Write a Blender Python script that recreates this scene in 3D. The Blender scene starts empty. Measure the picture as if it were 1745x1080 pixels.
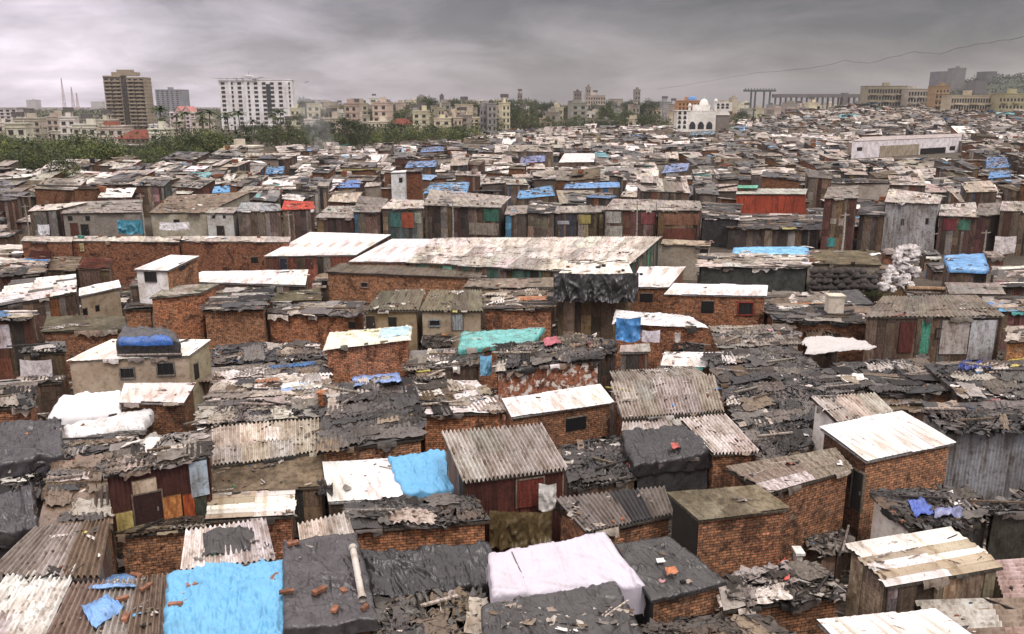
import bpy, math, random
import numpy as np
from mathutils import Vector
random.seed(7); rng = np.random.default_rng(7)
scn = bpy.context.scene
COL = scn.collection
# ---------------------------------------------------------------- camera maths
W, H, F = 1745.0, 1080.0, 1429.0
CAMZ = 17.0
TILT = math.atan(362.0 / F)
CT, ST = math.cos(TILT), math.sin(TILT)
CAM = np.array([0, 0, CAMZ])
def ray(u, v):
    x = (u - W / 2) / F; y = -(v - H / 2) / F
    return np.array([x, CT + y * ST, -ST + y * CT])
def P(u, v, z):                       # point of the photograph at real height z
    r = ray(u, v); k = (z - CAMZ) / r[2]
    return CAM + r * k
def PD(u, v, d):                      # point at real distance d
    r = ray(u, v); return CAM + r * (d / r[1])
def proj(p):
    x, y, z = p[0], p[1], p[2] - CAMZ
    dep = y * CT - z * ST; up = y * ST + z * CT
    return (W / 2 + F * x / dep, H / 2 - F * up / dep)
def on_plane(u, v, A, B):             # ray onto the upright plane through A,B
    r = ray(u, v); n = np.array([-(B[1] - A[1]), B[0] - A[0], 0.0])
    return CAM + r * (np.dot(n, A - CAM) / np.dot(n, r))
# ---------------------------------------------------------------- noise
def _h(ix, iy, s):
    a = np.sin(ix * 127.1 + iy * 311.7 + s * 74.7) * 43758.5453
    return a - np.floor(a)
def vn(x, y, s=0):
    ix, iy = np.floor(x), np.floor(y); fx, fy = x - ix, y - iy
    fx = fx * fx * (3 - 2 * fx); fy = fy * fy * (3 - 2 * fy)
    a = _h(ix, iy, s); b = _h(ix + 1, iy, s); c = _h(ix, iy + 1, s); d = _h(ix + 1, iy + 1, s)
    return (a + (b - a) * fx) * (1 - fy) + (c + (d - c) * fx) * fy
def crumple(x, y, s=0):
    wx = x + .5 * vn(x * 1.3, y * 1.3, s + 9); wy = y + .5 * vn(x * 1.3, y * 1.3, s + 5)
    r = 0; a = 1.0; f = 1.1
    ca, sa = math.cos(s * 1.7), math.sin(s * 1.7)
    for k in range(4):
        n = 1 - np.abs(2 * vn((wx * ca - wy * sa) * f * .6, (wx * sa + wy * ca) * f * 1.5, s + k) - 1)
        r = r + a * n ** 3; a *= .62; f *= 1.9; ca, sa = ca * .8 - sa * .6, sa * .8 + ca * .6
    return r / 1.7
# ---------------------------------------------------------------- mesh builder
class MB:
    def __init__(s): s.v = []; s.f = []; s.uv = []; s.c = []; s.m = []; s.sm = []; s.n = 0; s.mats = []
    def mi(s, m):
        if m not in s.mats: s.mats.append(m)
        return s.mats.index(m)
    def raw(s, V, Fq, UV, C, mat, smooth=False):
        V = np.asarray(V, float).reshape(-1, 3); Fq = np.asarray(Fq, int).reshape(-1, 4)
        C = np.asarray(C, float)
        if C.ndim == 1: C = np.tile(C[:3], (len(V), 1))
        s.v.append(V); s.f.append(Fq + s.n); s.uv.append(np.asarray(UV, float).reshape(-1, 2)); s.c.append(C)
        s.m.append(np.full(len(Fq), s.mi(mat))); s.sm.append(np.full(len(Fq), smooth)); s.n += len(V)
    def grid(s, G, col, mat, smooth=False, UV=None):
        n, m = G.shape[:2]
        i = np.arange(n * m).reshape(n, m)
        q = np.stack([i[:-1, :-1], i[1:, :-1], i[1:, 1:], i[:-1, 1:]], -1).reshape(-1, 4)
        if UV is None:
            lu = np.linalg.norm(G[-1, 0] - G[0, 0]); lv = np.linalg.norm(G[0, -1] - G[0, 0])
            UV = np.stack(np.meshgrid(np.linspace(0, lu, n), np.linspace(0, lv, m), indexing='ij'), -1)
        s.raw(G.reshape(-1, 3), q, UV, col, mat, smooth)
    def quad(s, a, b, c, d, col, mat, w=None, h=None, uo=(0, 0)):
        a, b, c, d = [np.asarray(q, float) for q in (a, b, c, d)]
        w = w or np.linalg.norm(b - a); h = h or np.linalg.norm(d - a)
        s.raw([a, b, c, d], [[0, 1, 2, 3]], [[uo[0], uo[1]], [uo[0] + w, uo[1]], [uo[0] + w, uo[1] + h], [uo[0], uo[1] + h]], col, mat)
    def box(s, o, ax, ay, az, col, mat):      # corner o and three edge vectors
        o, ax, ay, az = [np.asarray(q, float) for q in (o, ax, ay, az)]
        if np.dot(np.cross(ax, ay), az) < 0: ax, ay = ay, ax
        s.quad(o, o + ay, o + ax + ay, o + ax, col, mat); t = o + az
        s.quad(t, t + ax, t + ax + ay, t + ay, col, mat)
        s.quad(o, o + ax, t + ax, t, col, mat); s.quad(o + ax, o + ax + ay, t + ax + ay, t + ax, col, mat)
        s.quad(o + ax + ay, o + ay, t + ay, t + ax + ay, col, mat); s.quad(o + ay, o, t, t + ay, col, mat)
    def cbox(s, c, sx, sy, sz, rz, col, mat, tilt=0.0):
        cr, sr = math.cos(rz), math.sin(rz)
        ax = np.array([cr, sr, tilt]) * sx; ay = np.array([-sr, cr, 0]) * sy; az = np.array([0, 0, sz])
        s.box(np.asarray(c) - ax / 2 - ay / 2, ax, ay, az, col, mat)
    def tube(s, pts, r, col, mat, k=7, r1=None):
        pts = [np.asarray(p, float) for p in pts]; n = len(pts); G = np.zeros((n, k + 1, 3))
        for i, p in enumerate(pts):
            d = pts[min(i + 1, n - 1)] - pts[max(i - 1, 0)]; d /= np.linalg.norm(d) + 1e-9
            a = np.cross(d, [0, 0, 1] if abs(d[2]) < .9 else [1, 0, 0]); a /= np.linalg.norm(a); b = np.cross(d, a)
            rr = r if r1 is None else r + (r1 - r) * i / (n - 1)
            for j in range(k + 1):
                t = 2 * math.pi * j / k; G[i, j] = p + rr * (math.cos(t) * a + math.sin(t) * b)
        s.grid(G, col, mat, True)
    def ball(s, c, rx, ry, rz, col, mat, n=8, m=10, bump=.0, sd=0, top=False):
        a = np.linspace(0 if top else -math.pi / 2, math.pi / 2, n)[:, None]; b = np.linspace(0, 2 * math.pi, m + 1)[None, :]
        k = 1 + bump * (vn(np.cos(b) * 2.1 + a * 2 + sd, np.sin(b) * 2.1 + sd + a, sd) - .5) * 2 if bump else 1
        G = np.stack([c[0] + rx * k * np.cos(a) * np.cos(b), c[1] + ry * k * np.cos(a) * np.sin(b), c[2] + rz * k * np.sin(a) * np.ones_like(b)], -1)
        s.grid(np.transpose(G, (1, 0, 2)), col, mat, True)
    def build(s, name, parent=None, loc=None):
        me = bpy.data.meshes.new(name)
        V = np.concatenate(s.v); Fq = np.concatenate(s.f)
        if loc is not None: V = V - np.asarray(loc)
        me.vertices.add(len(V)); me.vertices.foreach_set('co', V.astype(np.float32).ravel())
        me.loops.add(Fq.size); me.loops.foreach_set('vertex_index', Fq.astype(np.int32).ravel())
        me.polygons.add(len(Fq)); me.polygons.foreach_set('loop_start', (np.arange(len(Fq)) * 4).astype(np.int32))
        me.polygons.foreach_set('material_index', np.concatenate(s.m).astype(np.int32))
        me.polygons.foreach_set('use_smooth', np.concatenate(s.sm))
        uv = me.uv_layers.new(name='UVMap'); uv.data.foreach_set('uv', np.concatenate(s.uv)[Fq.ravel()].astype(np.float32).ravel())
        ca = me.color_attributes.new('Col', 'FLOAT_COLOR', 'POINT')
        C = np.concatenate([np.concatenate(s.c), np.ones((len(V), 1))], 1); ca.data.foreach_set('color', C.astype(np.float32).ravel())
        for m in s.mats: me.materials.append(MAT[m])
        me.update(calc_edges=True)
        o = bpy.data.objects.new(name, me); COL.objects.link(o)
        if parent is not None: o.parent = parent
        return o
def tag(o, label, cat, group=None, kind=None):
    if label: o['label'] = label
    if cat: o['category'] = cat
    if group: o['group'] = group
    if kind: o['kind'] = kind
    return o
def root(name, loc, label, cat, group=None):
    o = bpy.data.objects.new(name, None); COL.objects.link(o); o.empty_display_size = .3
    o.location = [float(q) for q in loc]; return tag(o, label, cat, group)
def single(mb, name, loc, label, cat, group=None):   # a thing that is one mesh
    o = mb.build(name, None, loc); o.location = [float(q) for q in loc]; return tag(o, label, cat, group)
# ---------------------------------------------------------------- materials
MAT = {}
def newmat(name):
    m = bpy.data.materials.new(name); m.use_nodes = True; nt = m.node_tree; MAT[name] = m
    return nt, nt.nodes, nt.links, nt.nodes['Principled BSDF']
def mathn(nt, op, a, b=None, clamp=False):
    n = nt.nodes.new('ShaderNodeMath'); n.operation = op; n.use_clamp = clamp
    for i, q in enumerate((a, b)):
        if q is None: continue
        if isinstance(q, (int, float)): n.inputs[i].default_value = q
        else: nt.links.new(q, n.inputs[i])
    return n.outputs[0]
def mixc(nt, fac, a, b, mode='MIX'):
    n = nt.nodes.new('ShaderNodeMix'); n.data_type = 'RGBA'; n.blend_type = mode; n.clamp_factor = True
    for i, q in ((0, fac), (6, a), (7, b)):
        if isinstance(q, (int, float)): n.inputs[i].default_value = q
        elif isinstance(q, tuple): n.inputs[i].default_value = (*q, 1)
        else: nt.links.new(q, n.inputs[i])
    return n.outputs[2]
def noise(nt, vec, scale, detail=4, rough=.6, dist=0):
    n = nt.nodes.new('ShaderNodeTexNoise'); n.inputs['Scale'].default_value = scale; n.inputs['Detail'].default_value = detail
    n.inputs['Roughness'].default_value = rough; n.inputs['Distortion'].default_value = dist; nt.links.new(vec, n.inputs['Vector']); return n.outputs['Fac']
def ramp(nt, fac, *st):
    n = nt.nodes.new('ShaderNodeValToRGB'); e = n.color_ramp.elements
    while len(e) < len(st): e.new(.5)
    for q, (p, c) in zip(e, st): q.position = p; q.color = (*c, 1) if isinstance(c, tuple) else (c, c, c, 1)
    nt.links.new(fac, n.inputs[0]); return n.outputs[0]
def stained(name, rough, stains, bump=None, metallic=0, stretch=None, spec=.5, ridged=None):
    # stains: list of (scale, lo position, hi position, colour multiplier in the stain)
    nt, N, L, b = newmat(name)
    geo = N.new('ShaderNodeNewGeometry'); vec = geo.outputs['Position']
    att = N.new('ShaderNodeVertexColor'); att.layer_name = 'Col'; c = att.outputs['Color']
    uvn = N.new('ShaderNodeUVMap'); uvn.uv_map = 'UVMap'
    if stretch:
        mp = N.new('ShaderNodeMapping'); mp.inputs['Scale'].default_value = stretch; L.new(uvn.outputs[0], mp.inputs[0]); svec = mp.outputs[0]
    else: svec = vec
    for i, (sc, lo, hi, mul) in enumerate(stains):
        f = ramp(nt, noise(nt, svec if (i == 0 and stretch) else vec, sc, 5, .65, .3), (lo, 0.0), (hi, 1.0))
        c = mixc(nt, f, mixc(nt, 1.0, c, mul, 'MULTIPLY'), c)
    L.new(c, b.inputs['Base Color']); b.inputs['Roughness'].default_value = rough; b.inputs['Metallic'].default_value = metallic
    b.inputs['Specular IOR Level'].default_value = spec
    if bump:
        bn = N.new('ShaderNodeBump'); bn.inputs['Strength'].default_value = bump[1]; bn.inputs['Distance'].default_value = bump[2]
        hgt = noise(nt, vec, bump[0], 6, .7, .6)
        if ridged:
            rn = N.new('ShaderNodeTexNoise'); rn.noise_type = 'RIDGED_MULTIFRACTAL'; rn.normalize = False; rn.inputs['Scale'].default_value = ridged; rn.inputs['Detail'].default_value = 5; rn.inputs['Roughness'].default_value = .55
            rn.inputs['Distortion'].default_value = .4; mp = N.new('ShaderNodeMapping'); mp.inputs['Rotation'].default_value = (0, 0, .35); mp.inputs['Scale'].default_value = (2.3, .6, 1); L.new(uvn.outputs[0], mp.inputs[0]); L.new(mp.outputs[0], rn.inputs['Vector'])
            hgt = mathn(nt, 'ADD', mathn(nt, 'MULTIPLY', rn.outputs['Fac'], 1.0), mathn(nt, 'MULTIPLY', hgt, .35))
        L.new(hgt, bn.inputs['Height']); L.new(bn.outputs[0], b.inputs['Normal'])
    return b
stained('tarp', .25, [(1.6, .38, .55, (.62, .6, .58)), (9, .34, .46, (.5, .5, .5))], (9, 1.0, .045), ridged=3.2, spec=.5)
stained('plastic', .5, [(1.0, .25, .5, (.88, .86, .84)), (7, .25, .4, (.85, .83, .8))], (5, 1.0, .05), ridged=2.0)
stained('sheet', .7, [(.9, .34, .52, (.45, .37, .30)), (5, .32, .5, (.42, .37, .32)), (.5, .4, .6, (.75, .7, .66))], (9, .25, .03), stretch=(3, .5, 1))
stained('white', .6, [(.55, .36, .48, (.62, .54, .45)), (3.5, .33, .40, (.32, .26, .21)), (15, .34, .41, (.5, .45, .4)), (.35, .4, .6, (.86, .83, .8))], (7, .15, .03), stretch=(2.2, .5, 1))
stained('cement', .95, [(.7, .38, .6, (.42, .38, .30)), (4, .38, .58, (.5, .47, .42)), (22, .35, .6, (.65, .62, .6))], (12, .6, .04))
stained('plaster', .95, [(.6, .3, .6, (.6, .53, .45)), (4, .28, .5, (.55, .5, .45))], (10, .4, .03))
stained('wood', .9, [(1.2, .38, .6, (.4, .35, .3)), (10, .35, .6, (.45, .42, .4))], (16, .6, .03), stretch=(9, .6, 1))
stained('rust', .85, [(1.5, .4, .6, (.45, .35, .3)), (9, .3, .6, (.6, .45, .4))], (12, .4, .02), stretch=(4, 1.0, 1))
stained('cloth', .95, [(2, .3, .6, (.7, .66, .62))], (7, .6, .06))
stained('far', .9, [(.25, .35, .6, (.65, .62, .58)), (1.3, .35, .6, (.6, .57, .54))])
stained('leaf', .6, [(.5, .35, .62, (.5, .6, .5))], None, spec=.25)
stained('bark', .95, [(3, .3, .6, (.6, .55, .5))], (8, .6, .04))
stained('mud', 1.0, [(.15, .35, .6, (.6, .56, .5)), (1.4, .35, .6, (.5, .48, .45)), (7, .4, .6, (.5, .48, .45))], (3, 1, .2))
stained('facade', .85, [(.08, .35, .6, (.8, .77, .74)), (.6, .35, .65, (.8, .78, .75))])
stained('dark', .5, [(3, .3, .6, (.6, .6, .6))])
def brickmat(name, c1, c2, mortar, plaster=None):
    nt, N, L, b = newmat(name)
    uvn = N.new('ShaderNodeUVMap'); uvn.uv_map = 'UVMap'; geo = N.new('ShaderNodeNewGeometry'); pos = geo.outputs['Position']
    t = N.new('ShaderNodeTexBrick'); L.new(uvn.outputs[0], t.inputs['Vector'])
    t.inputs['Scale'].default_value = 1; t.inputs['Brick Width'].default_value = .26; t.inputs['Row Height'].default_value = .1
    t.inputs['Mortar Size'].default_value = .014; t.inputs['Mortar Smooth'].default_value = .3; t.inputs['Bias'].default_value = -.1
    t.inputs['Color1'].default_value = (*c1, 1); t.inputs['Color2'].default_value = (*c2, 1); t.inputs['Mortar'].default_value = (*mortar, 1)
    c = t.outputs['Color']
    att = N.new('ShaderNodeVertexColor'); att.layer_name = 'Col'; c = mixc(nt, 1.0, c, att.outputs['Color'], 'MULTIPLY')
    sp = ramp(nt, noise(nt, pos, 7, 5, .75), (.38, (.28, .26, .25)), (.49, (.95, .95, .95)), (.64, (1.6, 1.45, 1.3)))
    c = mixc(nt, 1.0, c, sp, 'MULTIPLY')
    st = ramp(nt, noise(nt, pos, .9, 4, .6, .5), (.33, 0.), (.43, 1.))
    c = mixc(nt, st, mixc(nt, 1.0, c, (.42, .39, .36), 'MULTIPLY'), c)
    du = ramp(nt, noise(nt, pos, 1.7, 5, .7, .8), (.60, 0.), (.66, .7)); c = mixc(nt, du, c, (.26, .20, .145))
    dk = ramp(nt, noise(nt, pos, .45, 4, .7, 1.2), (.38, 1.), (.44, 0.)); c = mixc(nt, dk, c, mixc(nt, 1.0, c, (.4, .38, .36), 'MULTIPLY'))
    if plaster:
        pf = ramp(nt, noise(nt, pos, 2.2, 6, .7, .4), (.52, 0.), (.56, 1.)); c = mixc(nt, pf, c, plaster)
    L.new(c, b.inputs['Base Color']); b.inputs['Roughness'].default_value = .95
    bn = N.new('ShaderNodeBump'); bn.inputs['Strength'].default_value = .7; bn.inputs['Distance'].default_value = .02
    L.new(mathn(nt, 'SUBTRACT', noise(nt, pos, 18, 3), t.outputs['Fac']), bn.inputs['Height']); L.new(bn.outputs[0], b.inputs['Normal'])
brickmat('brick', (.47, .225, .115), (.20, .097, .056), (.07, .054, .04))
brickmat('brick_peel', (.42, .13, .06), (.27, .08, .04), (.2, .15, .11), (.72, .66, .6))
# ---------------------------------------------------------------- palettes
DK = [(.015, .013, .013), (.024, .020, .019), (.038, .032, .029), (.062, .051, .045), (.105, .088, .077)]
BRN = [(.13, .09, .058), (.19, .135, .09), (.085, .056, .038), (.28, .215, .16)]
GRY = [(.22, .19, .17), (.31, .27, .24), (.16, .137, .12), (.40, .36, .325)]
PAL = [(.5, .44, .39), (.64, .58, .54), (.38, .325, .285), (.74, .70, .68)]
ACC = [(.07, .2, .45), (.12, .33, .55), (.36, .06, .045), (.4, .16, .06), (.45, .38, .12), (.08, .28, .26), (.42, .22, .23)]
WHT = (.68, .665, .67)
CN = dict(black=(.045, .043, .046), dark=(.085, .078, .075), grey=(.26, .235, .215), lgrey=(.42, .385, .36), white=WHT, lav=(.74, .70, .78),
          brown=(.19, .14, .095), moss=(.15, .13, .075), tan=(.38, .31, .23), rust=(.22, .05, .02), red=(.16, .022, .018), brightred=(.5, .05, .02),
          blue=(.09, .38, .72), deep=(.05, .17, .5), teal=(.10, .52, .50), cream=(.6, .54, .4), plaster=(.42, .34, .26), pink=(.5, .38, .35),
          orange=(.55, .13, .03), green=(.06, .22, .16), purple=(.13, .05, .09), umber=(.09, .055, .035), pale=(.6, .56, .53), yellow=(.62, .52, .12), steel=(.36, .38, .41))
def jit(c, a=.15):
    k = 1 + random.uniform(-a, a); return tuple(max(.005, q * k * (1 + random.uniform(-.04, .04))) for q in c)
def mixpal(mode):
    r = random.random()
    if mode == 'dark': pr = ((DK, .69), (BRN, .14), (GRY, .12), (PAL, .044), (ACC, .006))
    elif mode == 'grey': pr = ((GRY, .45), (DK, .33), (PAL, .12), (BRN, .08), (ACC, .02))
    elif mode == 'pale': pr = ((PAL, .5), (GRY, .25), (DK, .14), (BRN, .09), (ACC, .02))
    elif mode == 'brown': pr = ((BRN, .55), (GRY, .2), (DK, .18), (PAL, .05), (ACC, .02))
    else: pr = ((GRY, .24), (DK, .3), (PAL, .26), (BRN, .15), (ACC, .05))
    for p, w in pr:
        if r < w: return jit(random.choice(p))
        r -= w
    return jit(random.choice(GRY))
# ---------------------------------------------------------------- roofs
def bil(C, s, t):
    s = np.asarray(s)[..., None]; t = np.asarray(t)[..., None]
    return (1 - t) * ((1 - s) * C[0] + s * C[1]) + t * ((1 - s) * C[3] + s * C[2])
def base_slab(mb, C, th, col, mat):
    D = [c - np.array([0, 0, th]) for c in C]; T = [c - np.array([0, 0, .012]) for c in C]
    mb.quad(T[3], T[2], T[1], T[0], col, mat)
    mb.quad(D[0], D[1], D[2], D[3], col, mat)
    for i in range(4):
        j = (i + 1) % 4; mb.quad(D[j], D[i], T[i], T[j], col, mat)
def creases(x, y, sd, K, A):
    r = np.random.default_rng(int(sd * 1000)); h = 0; X0, X1, Y0, Y1 = x.min(), x.max(), y.min(), y.max()
    for k in range(K):
        cx, cy, a = r.uniform(X0, X1), r.uniform(Y0, Y1), r.normal(1.2, .55) if k % 3 else r.uniform(0, 3.14); L = r.uniform(.2, 1.2); w = r.uniform(.015, .06)
        u = (x - cx) * math.cos(a) + (y - cy) * math.sin(a); v = -(x - cx) * math.sin(a) + (y - cy) * math.cos(a) + .12 * np.sin(u * 2 + k)
        h = h + A * r.uniform(.4, 1.2) * np.exp(-(v / w) ** 2 - (u / L) ** 2) - A * .5 * np.exp(-((v - 2 * w) / w) ** 2 - (u / L) ** 2)
    return h
def sheetgrid(mb, C, s0, s1, t0, t1, n, m, hf, col, mat, smooth=True, rot=0.0, irr=0.0):
    s = np.linspace(s0, s1, n)[:, None] * np.ones((1, m)); t = np.linspace(t0, t1, m)[None, :] * np.ones((n, 1))
    if rot:
        cs, ct = (s0 + s1) / 2, (t0 + t1) / 2; ls = np.linalg.norm(C[1] - C[0]); lt = np.linalg.norm(C[3] - C[0])
        x, y = (s - cs) * ls, (t - ct) * lt
        s = cs + (x * math.cos(rot) - y * math.sin(rot)) / ls; t = ct + (x * math.sin(rot) + y * math.cos(rot)) / lt
    if irr:
        q = random.random() * 40; s = s + (s1 - s0) * irr * (vn(s * 17 + q, t * 23, 2) - .5); t = t + (t1 - t0) * irr * 1.4 * (vn(s * 19, t * 21 + q, 3) - .5)
    G = bil(C, s, t); h = hf(s, t, G); G[..., 2] += h
    mb.grid(G[:, ::-1], col, mat, smooth)
def roof(mb, C, kind, col, far, o):
    C = [np.asarray(c, float) for c in C]
    ls = (np.linalg.norm(C[1] - C[0]) + np.linalg.norm(C[2] - C[3])) / 2; lt = (np.linalg.norm(C[3] - C[0]) + np.linalg.norm(C[2] - C[1])) / 2
    sd = random.random() * 50; mode = o.get('mode', 'dark')
    if kind == 'corr':
        base_slab(mb, C, .08, jit((.1, .085, .07)), 'wood')
        alongt = o.get('ax', 't') == 't'
        L_, W_ = (lt, ls) if alongt else (ls, lt)          # length along the ridges, width across them
        pitch = o.get('pitch', .24) * (.66 if far < 45 else .85); amp = o.get('amp', .038) * (1.35 if far < 60 else 1.1)
        nc = max(1, round(W_ / o.get('cw', 1.05))); nr = max(1, round(L_ / o.get('sl', 1.9)))
        for i in range(nc):
            for j in range(nr):
                w0, w1 = i / nc - .01, (i + 1) / nc + .01; l0, l1 = j / nr, min(1.0, (j + 1) / nr + .04)
                l0 -= random.uniform(0, .03) if j == 0 else 0; l1 += random.uniform(-.01, .03) if j == nr - 1 else 0
                cc = jit(CN[o['alt']] if o.get('alt') and random.random() < o.get('altp', .25) else col, .22)
                dz = .03 + .018 * (nr - j) + random.uniform(0, .018); tw = random.uniform(-.03, .03)
                if far > 120:
                    hf = lambda s, t, G: dz + 0 * s; nn, mm = 2, 2
                else:
                    hf = (lambda s, t, G: dz + amp * np.cos(s * W_ / pitch * 2 * math.pi) + tw * (t - .5) + .03 * vn(s * 3, t * 3, sd)) if alongt else \
                         (lambda s, t, G: dz + amp * np.cos(t * W_ / pitch * 2 * math.pi) + tw * (s - .5) + .03 * vn(s * 3, t * 3, sd))
                    nn, mm = int((w1 - w0) * W_ / pitch * 7) + 2, 4
                if not alongt: nn, mm = mm, nn
                a = (w0, w1, l0, l1) if alongt else (l0, l1, w0, w1)
                sheetgrid(mb, C, *a, nn, mm, hf, cc, o.get('mat', 'sheet'), True)
    elif kind == 'sheet':
        base_slab(mb, C, .07, tuple(q * .5 for q in col), 'wood')
        nc = max(1, round(ls / 1.15)); nr = max(1, round(lt / o.get('pl', 3.0)))
        for i in range(nc):
            for j in range(nr):
                cc = jit(col, .07 if sum(col) > 1.8 else .18); dz = .012 + .010 * (i % 2) + .012 * (nr - j) + random.uniform(0, .006); tw = random.gauss(0, .012)
                t0 = j / nr - random.uniform(.0, .05) / lt * 2; t1 = (j + 1) / nr + random.uniform(-.04, .10) / lt
                hf = lambda s, t, G: dz + .045 * vn(s * ls * .8, t * lt * .8, sd) + tw * (t - .5) + (.016 * np.maximum(0, np.cos(s * ls / .3 * 2 * math.pi)) ** 3 if far < 60 else 0)
                sheetgrid(mb, C, i / nc - .015 / ls, (i + 1) / nc + .03 / ls, t0, t1, int(ls / nc / .05) + 2 if far < 60 else 3, 10 if far < 60 else 3, hf, cc, o.get('mat', 'white' if sum(col) > 1.8 else 'sheet'), True)
        e = o.get('edge')
    elif kind == 'tarp':
        base_slab(mb, C, .08, jit((.08, .07, .06)), 'wood')
        step = .034 if far < 34 else .055 if far < 40 else (.13 if far < 70 else .3)
        dr = o.get('drape', .3); A = o.get('amp', .16)
        ds, dt = dr / ls, dr / lt
        n = int((ls + 2 * dr) / step) + 3; m = int((lt + 2 * dr) / step) + 3
        s = np.linspace(-ds, 1 + ds, n)[:, None] * np.ones((1, m)); t = np.linspace(-dt, 1 + dt, m)[None, :] * np.ones((n, 1))
        sc, tc = np.clip(s, 0, 1), np.clip(t, 0, 1)
        ex = np.hypot((s - sc) * ls, (t - tc) * lt)
        G = bil(C, sc + np.clip(s - sc, -.03 / ls, .03 / ls) * 1, tc + np.clip(t - tc, -.03 / lt, .03 / lt))
        h = crumple(s * ls * .55 + sd, t * lt * .55, sd) * A + .5 * A * crumple(s * ls * 1.9, t * lt * .5 + sd, sd + 3) + .03 * crumple(s * ls * 3.1, t * lt * 1.2 + sd, sd + 6)
        h = h * .75 + creases(s * ls, t * lt, sd, int(ls * lt * 4.5) + 4 if far < 60 else 3, .055 if far < 60 else .1)
        k = np.clip(1 - ex / .15, .0, 1)
        out = (G - (C[0] + C[2]) / 2); out[..., 2] = 0; out /= np.linalg.norm(out, axis=-1, keepdims=True) + 1e-6
        w = (ex > 0.001) * (.03 + .09 * vn(s * ls * 1.9 + sd, t * lt * 1.9, sd + 1) + .1 * A * np.sin((s * ls + t * lt) * 9))
        G[..., 2] += h * np.maximum(k, .0) * 1 + .02 - ex * (.75 + .6 * vn(s * ls * .8, t * lt * .8, sd + 2))
        G += out * w[..., None]
        mb.grid(G[:, ::-1], col, o.get('mat', 'tarp'), True)
    elif kind == 'tile':
        base_slab(mb, C, .08, jit((.12, .08, .06)), 'wood')
        nr = max(3, int(lt / .28)); nc = max(3, int(ls / .6))
        for j in range(nr):
            for i in range(nc):
                if random.random() < .04: continue
                dz = .05
                hf = lambda s, t, G: dz + .05 * np.cos(s * ls / .3 * 2 * math.pi) + .05 * (t * nr - j)
                sheetgrid(mb, C, i / nc, (i + 1) / nc, j / nr, (j + 1.15) / nr, 9 if far < 70 else 3, 2, hf, jit(random.choice([(.42, .09, .04), (.3, .06, .03), (.22, .08, .05)])), 'cement', True)
    else:                                                   # patch: old sheets, felt, plastic and boards laid over each other
        base_slab(mb, C, .09, jit((.09, .075, .06)), 'wood')
        hf = lambda s, t, G: .02 + .10 * crumple(s * ls * .6 + sd, t * lt * .6, sd)
        step = .11 if far < 45 else (.2 if far < 80 else .6)
        sheetgrid(mb, C, -.01, 1.01, -.01, 1.01, int(ls / step) + 3, int(lt / step) + 3, hf, jit(DK[1] if mode == 'dark' else random.choice(GRY[1:3] if mode in ('grey', 'mix') else (BRN if mode == 'brown' else PAL[:3]))), 'tarp')
        for k in range(int(ls * lt * .22) + 1 if far < 62 and mode in ('dark', 'mix', 'grey') else 0):      # big crumpled plastics first
            w, l = min(random.uniform(1.2, 3.2), ls), min(random.uniform(.8, 2.2), lt); cs, ct = random.random(), random.random(); s0, s1, t0, t1 = max(-.03, cs - w / 2 / ls), min(1.03, cs + w / 2 / ls), max(-.03, ct - l / 2 / lt), min(1.05, ct + l / 2 / lt)
            sk = random.random() * 99; am = random.uniform(.05, .15); hf3 = lambda s, t, G: .05 + am * crumple(s * ls * 1.0 + sk, t * lt * 1.0, sk) + .04 * crumple(s * ls * 3 + sk, t * lt * 3, sk)
            sheetgrid(mb, C, s0, s1, t0, t1, int(w / .07) + 3, int(l / .07) + 3, hf3, jit(random.choice(DK[:4] if mode == 'dark' else DK[2:] + GRY[:1]), .3), 'tarp', True, random.gauss(0, .1), .5)
        N = int(ls * lt * o.get('dens', 1.5 if far < 60 else 1.4)) + 3; N = min(N, 170)
        for k in range(N):
            w = random.uniform(.6, 2.6) if far < 60 else random.uniform(.9, 3.6); l = random.uniform(.3, 1.3) if far < 60 else random.uniform(.4, 1.8)
            if random.random() < .25: w, l = l, w
            cs = random.uniform(.02, .98); ct = random.uniform(.02, .98); w = min(w, ls * .8); l = min(l, lt * .8)
            s0, s1, t0, t1 = cs - w / 2 / ls, cs + w / 2 / ls, ct - l / 2 / lt, ct + l / 2 / lt
            s0, t0 = max(s0, -.03), max(t0, -.04); s1, t1 = min(s1, 1.03), min(t1, 1.05)
            cc = mixpal(mode); dz = .04 + .10 * random.random() + .03 * k / N; sk = random.random() * 99; am = random.uniform(.01, .06) if random.random() < .8 else random.uniform(.06, .14)
            pm = random.choice(['tarp', 'tarp', 'tarp', 'sheet', 'wood']) if mode == 'dark' else random.choice(['sheet', 'cement', 'tarp', 'wood'])
            ridged = random.random() < .5 and far < 60
            nn, mm = (int(w / .10) + 3, int(l / .09) + 3) if far < 45 else ((7, 5) if far < 80 else (3, 2))
            if ridged: nn = int(w / .035) + 3
            hf2 = lambda s, t, G: dz + am * crumple(s * ls * 1.1 + sk, t * lt * 1.1, sk) + (.035 * np.cos(s * ls / .2 * 2 * math.pi) if ridged else 0)
            sheetgrid(mb, C, s0, s1, t0, t1, nn, mm, hf2, cc, pm, True, random.gauss(0, .11), .22)
        for k in range(int(ls * lt * .12) + 1 if far < 80 else 0):     # battens and poles holding it down
            cs, ct = random.uniform(.1, .9), random.uniform(.1, .9); p = bil(C, cs, ct); d = (C[1] - C[0]) / ls
            a = math.atan2(d[1], d[0]) + random.gauss(0, .35)
            mb.cbox(p + np.array([0, 0, .19]), random.uniform(.8, 2.2), random.uniform(.05, .12), .06, a, jit(random.choice([PAL[0], GRY[1], BRN[1], DK[2]])), 'wood')
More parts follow.
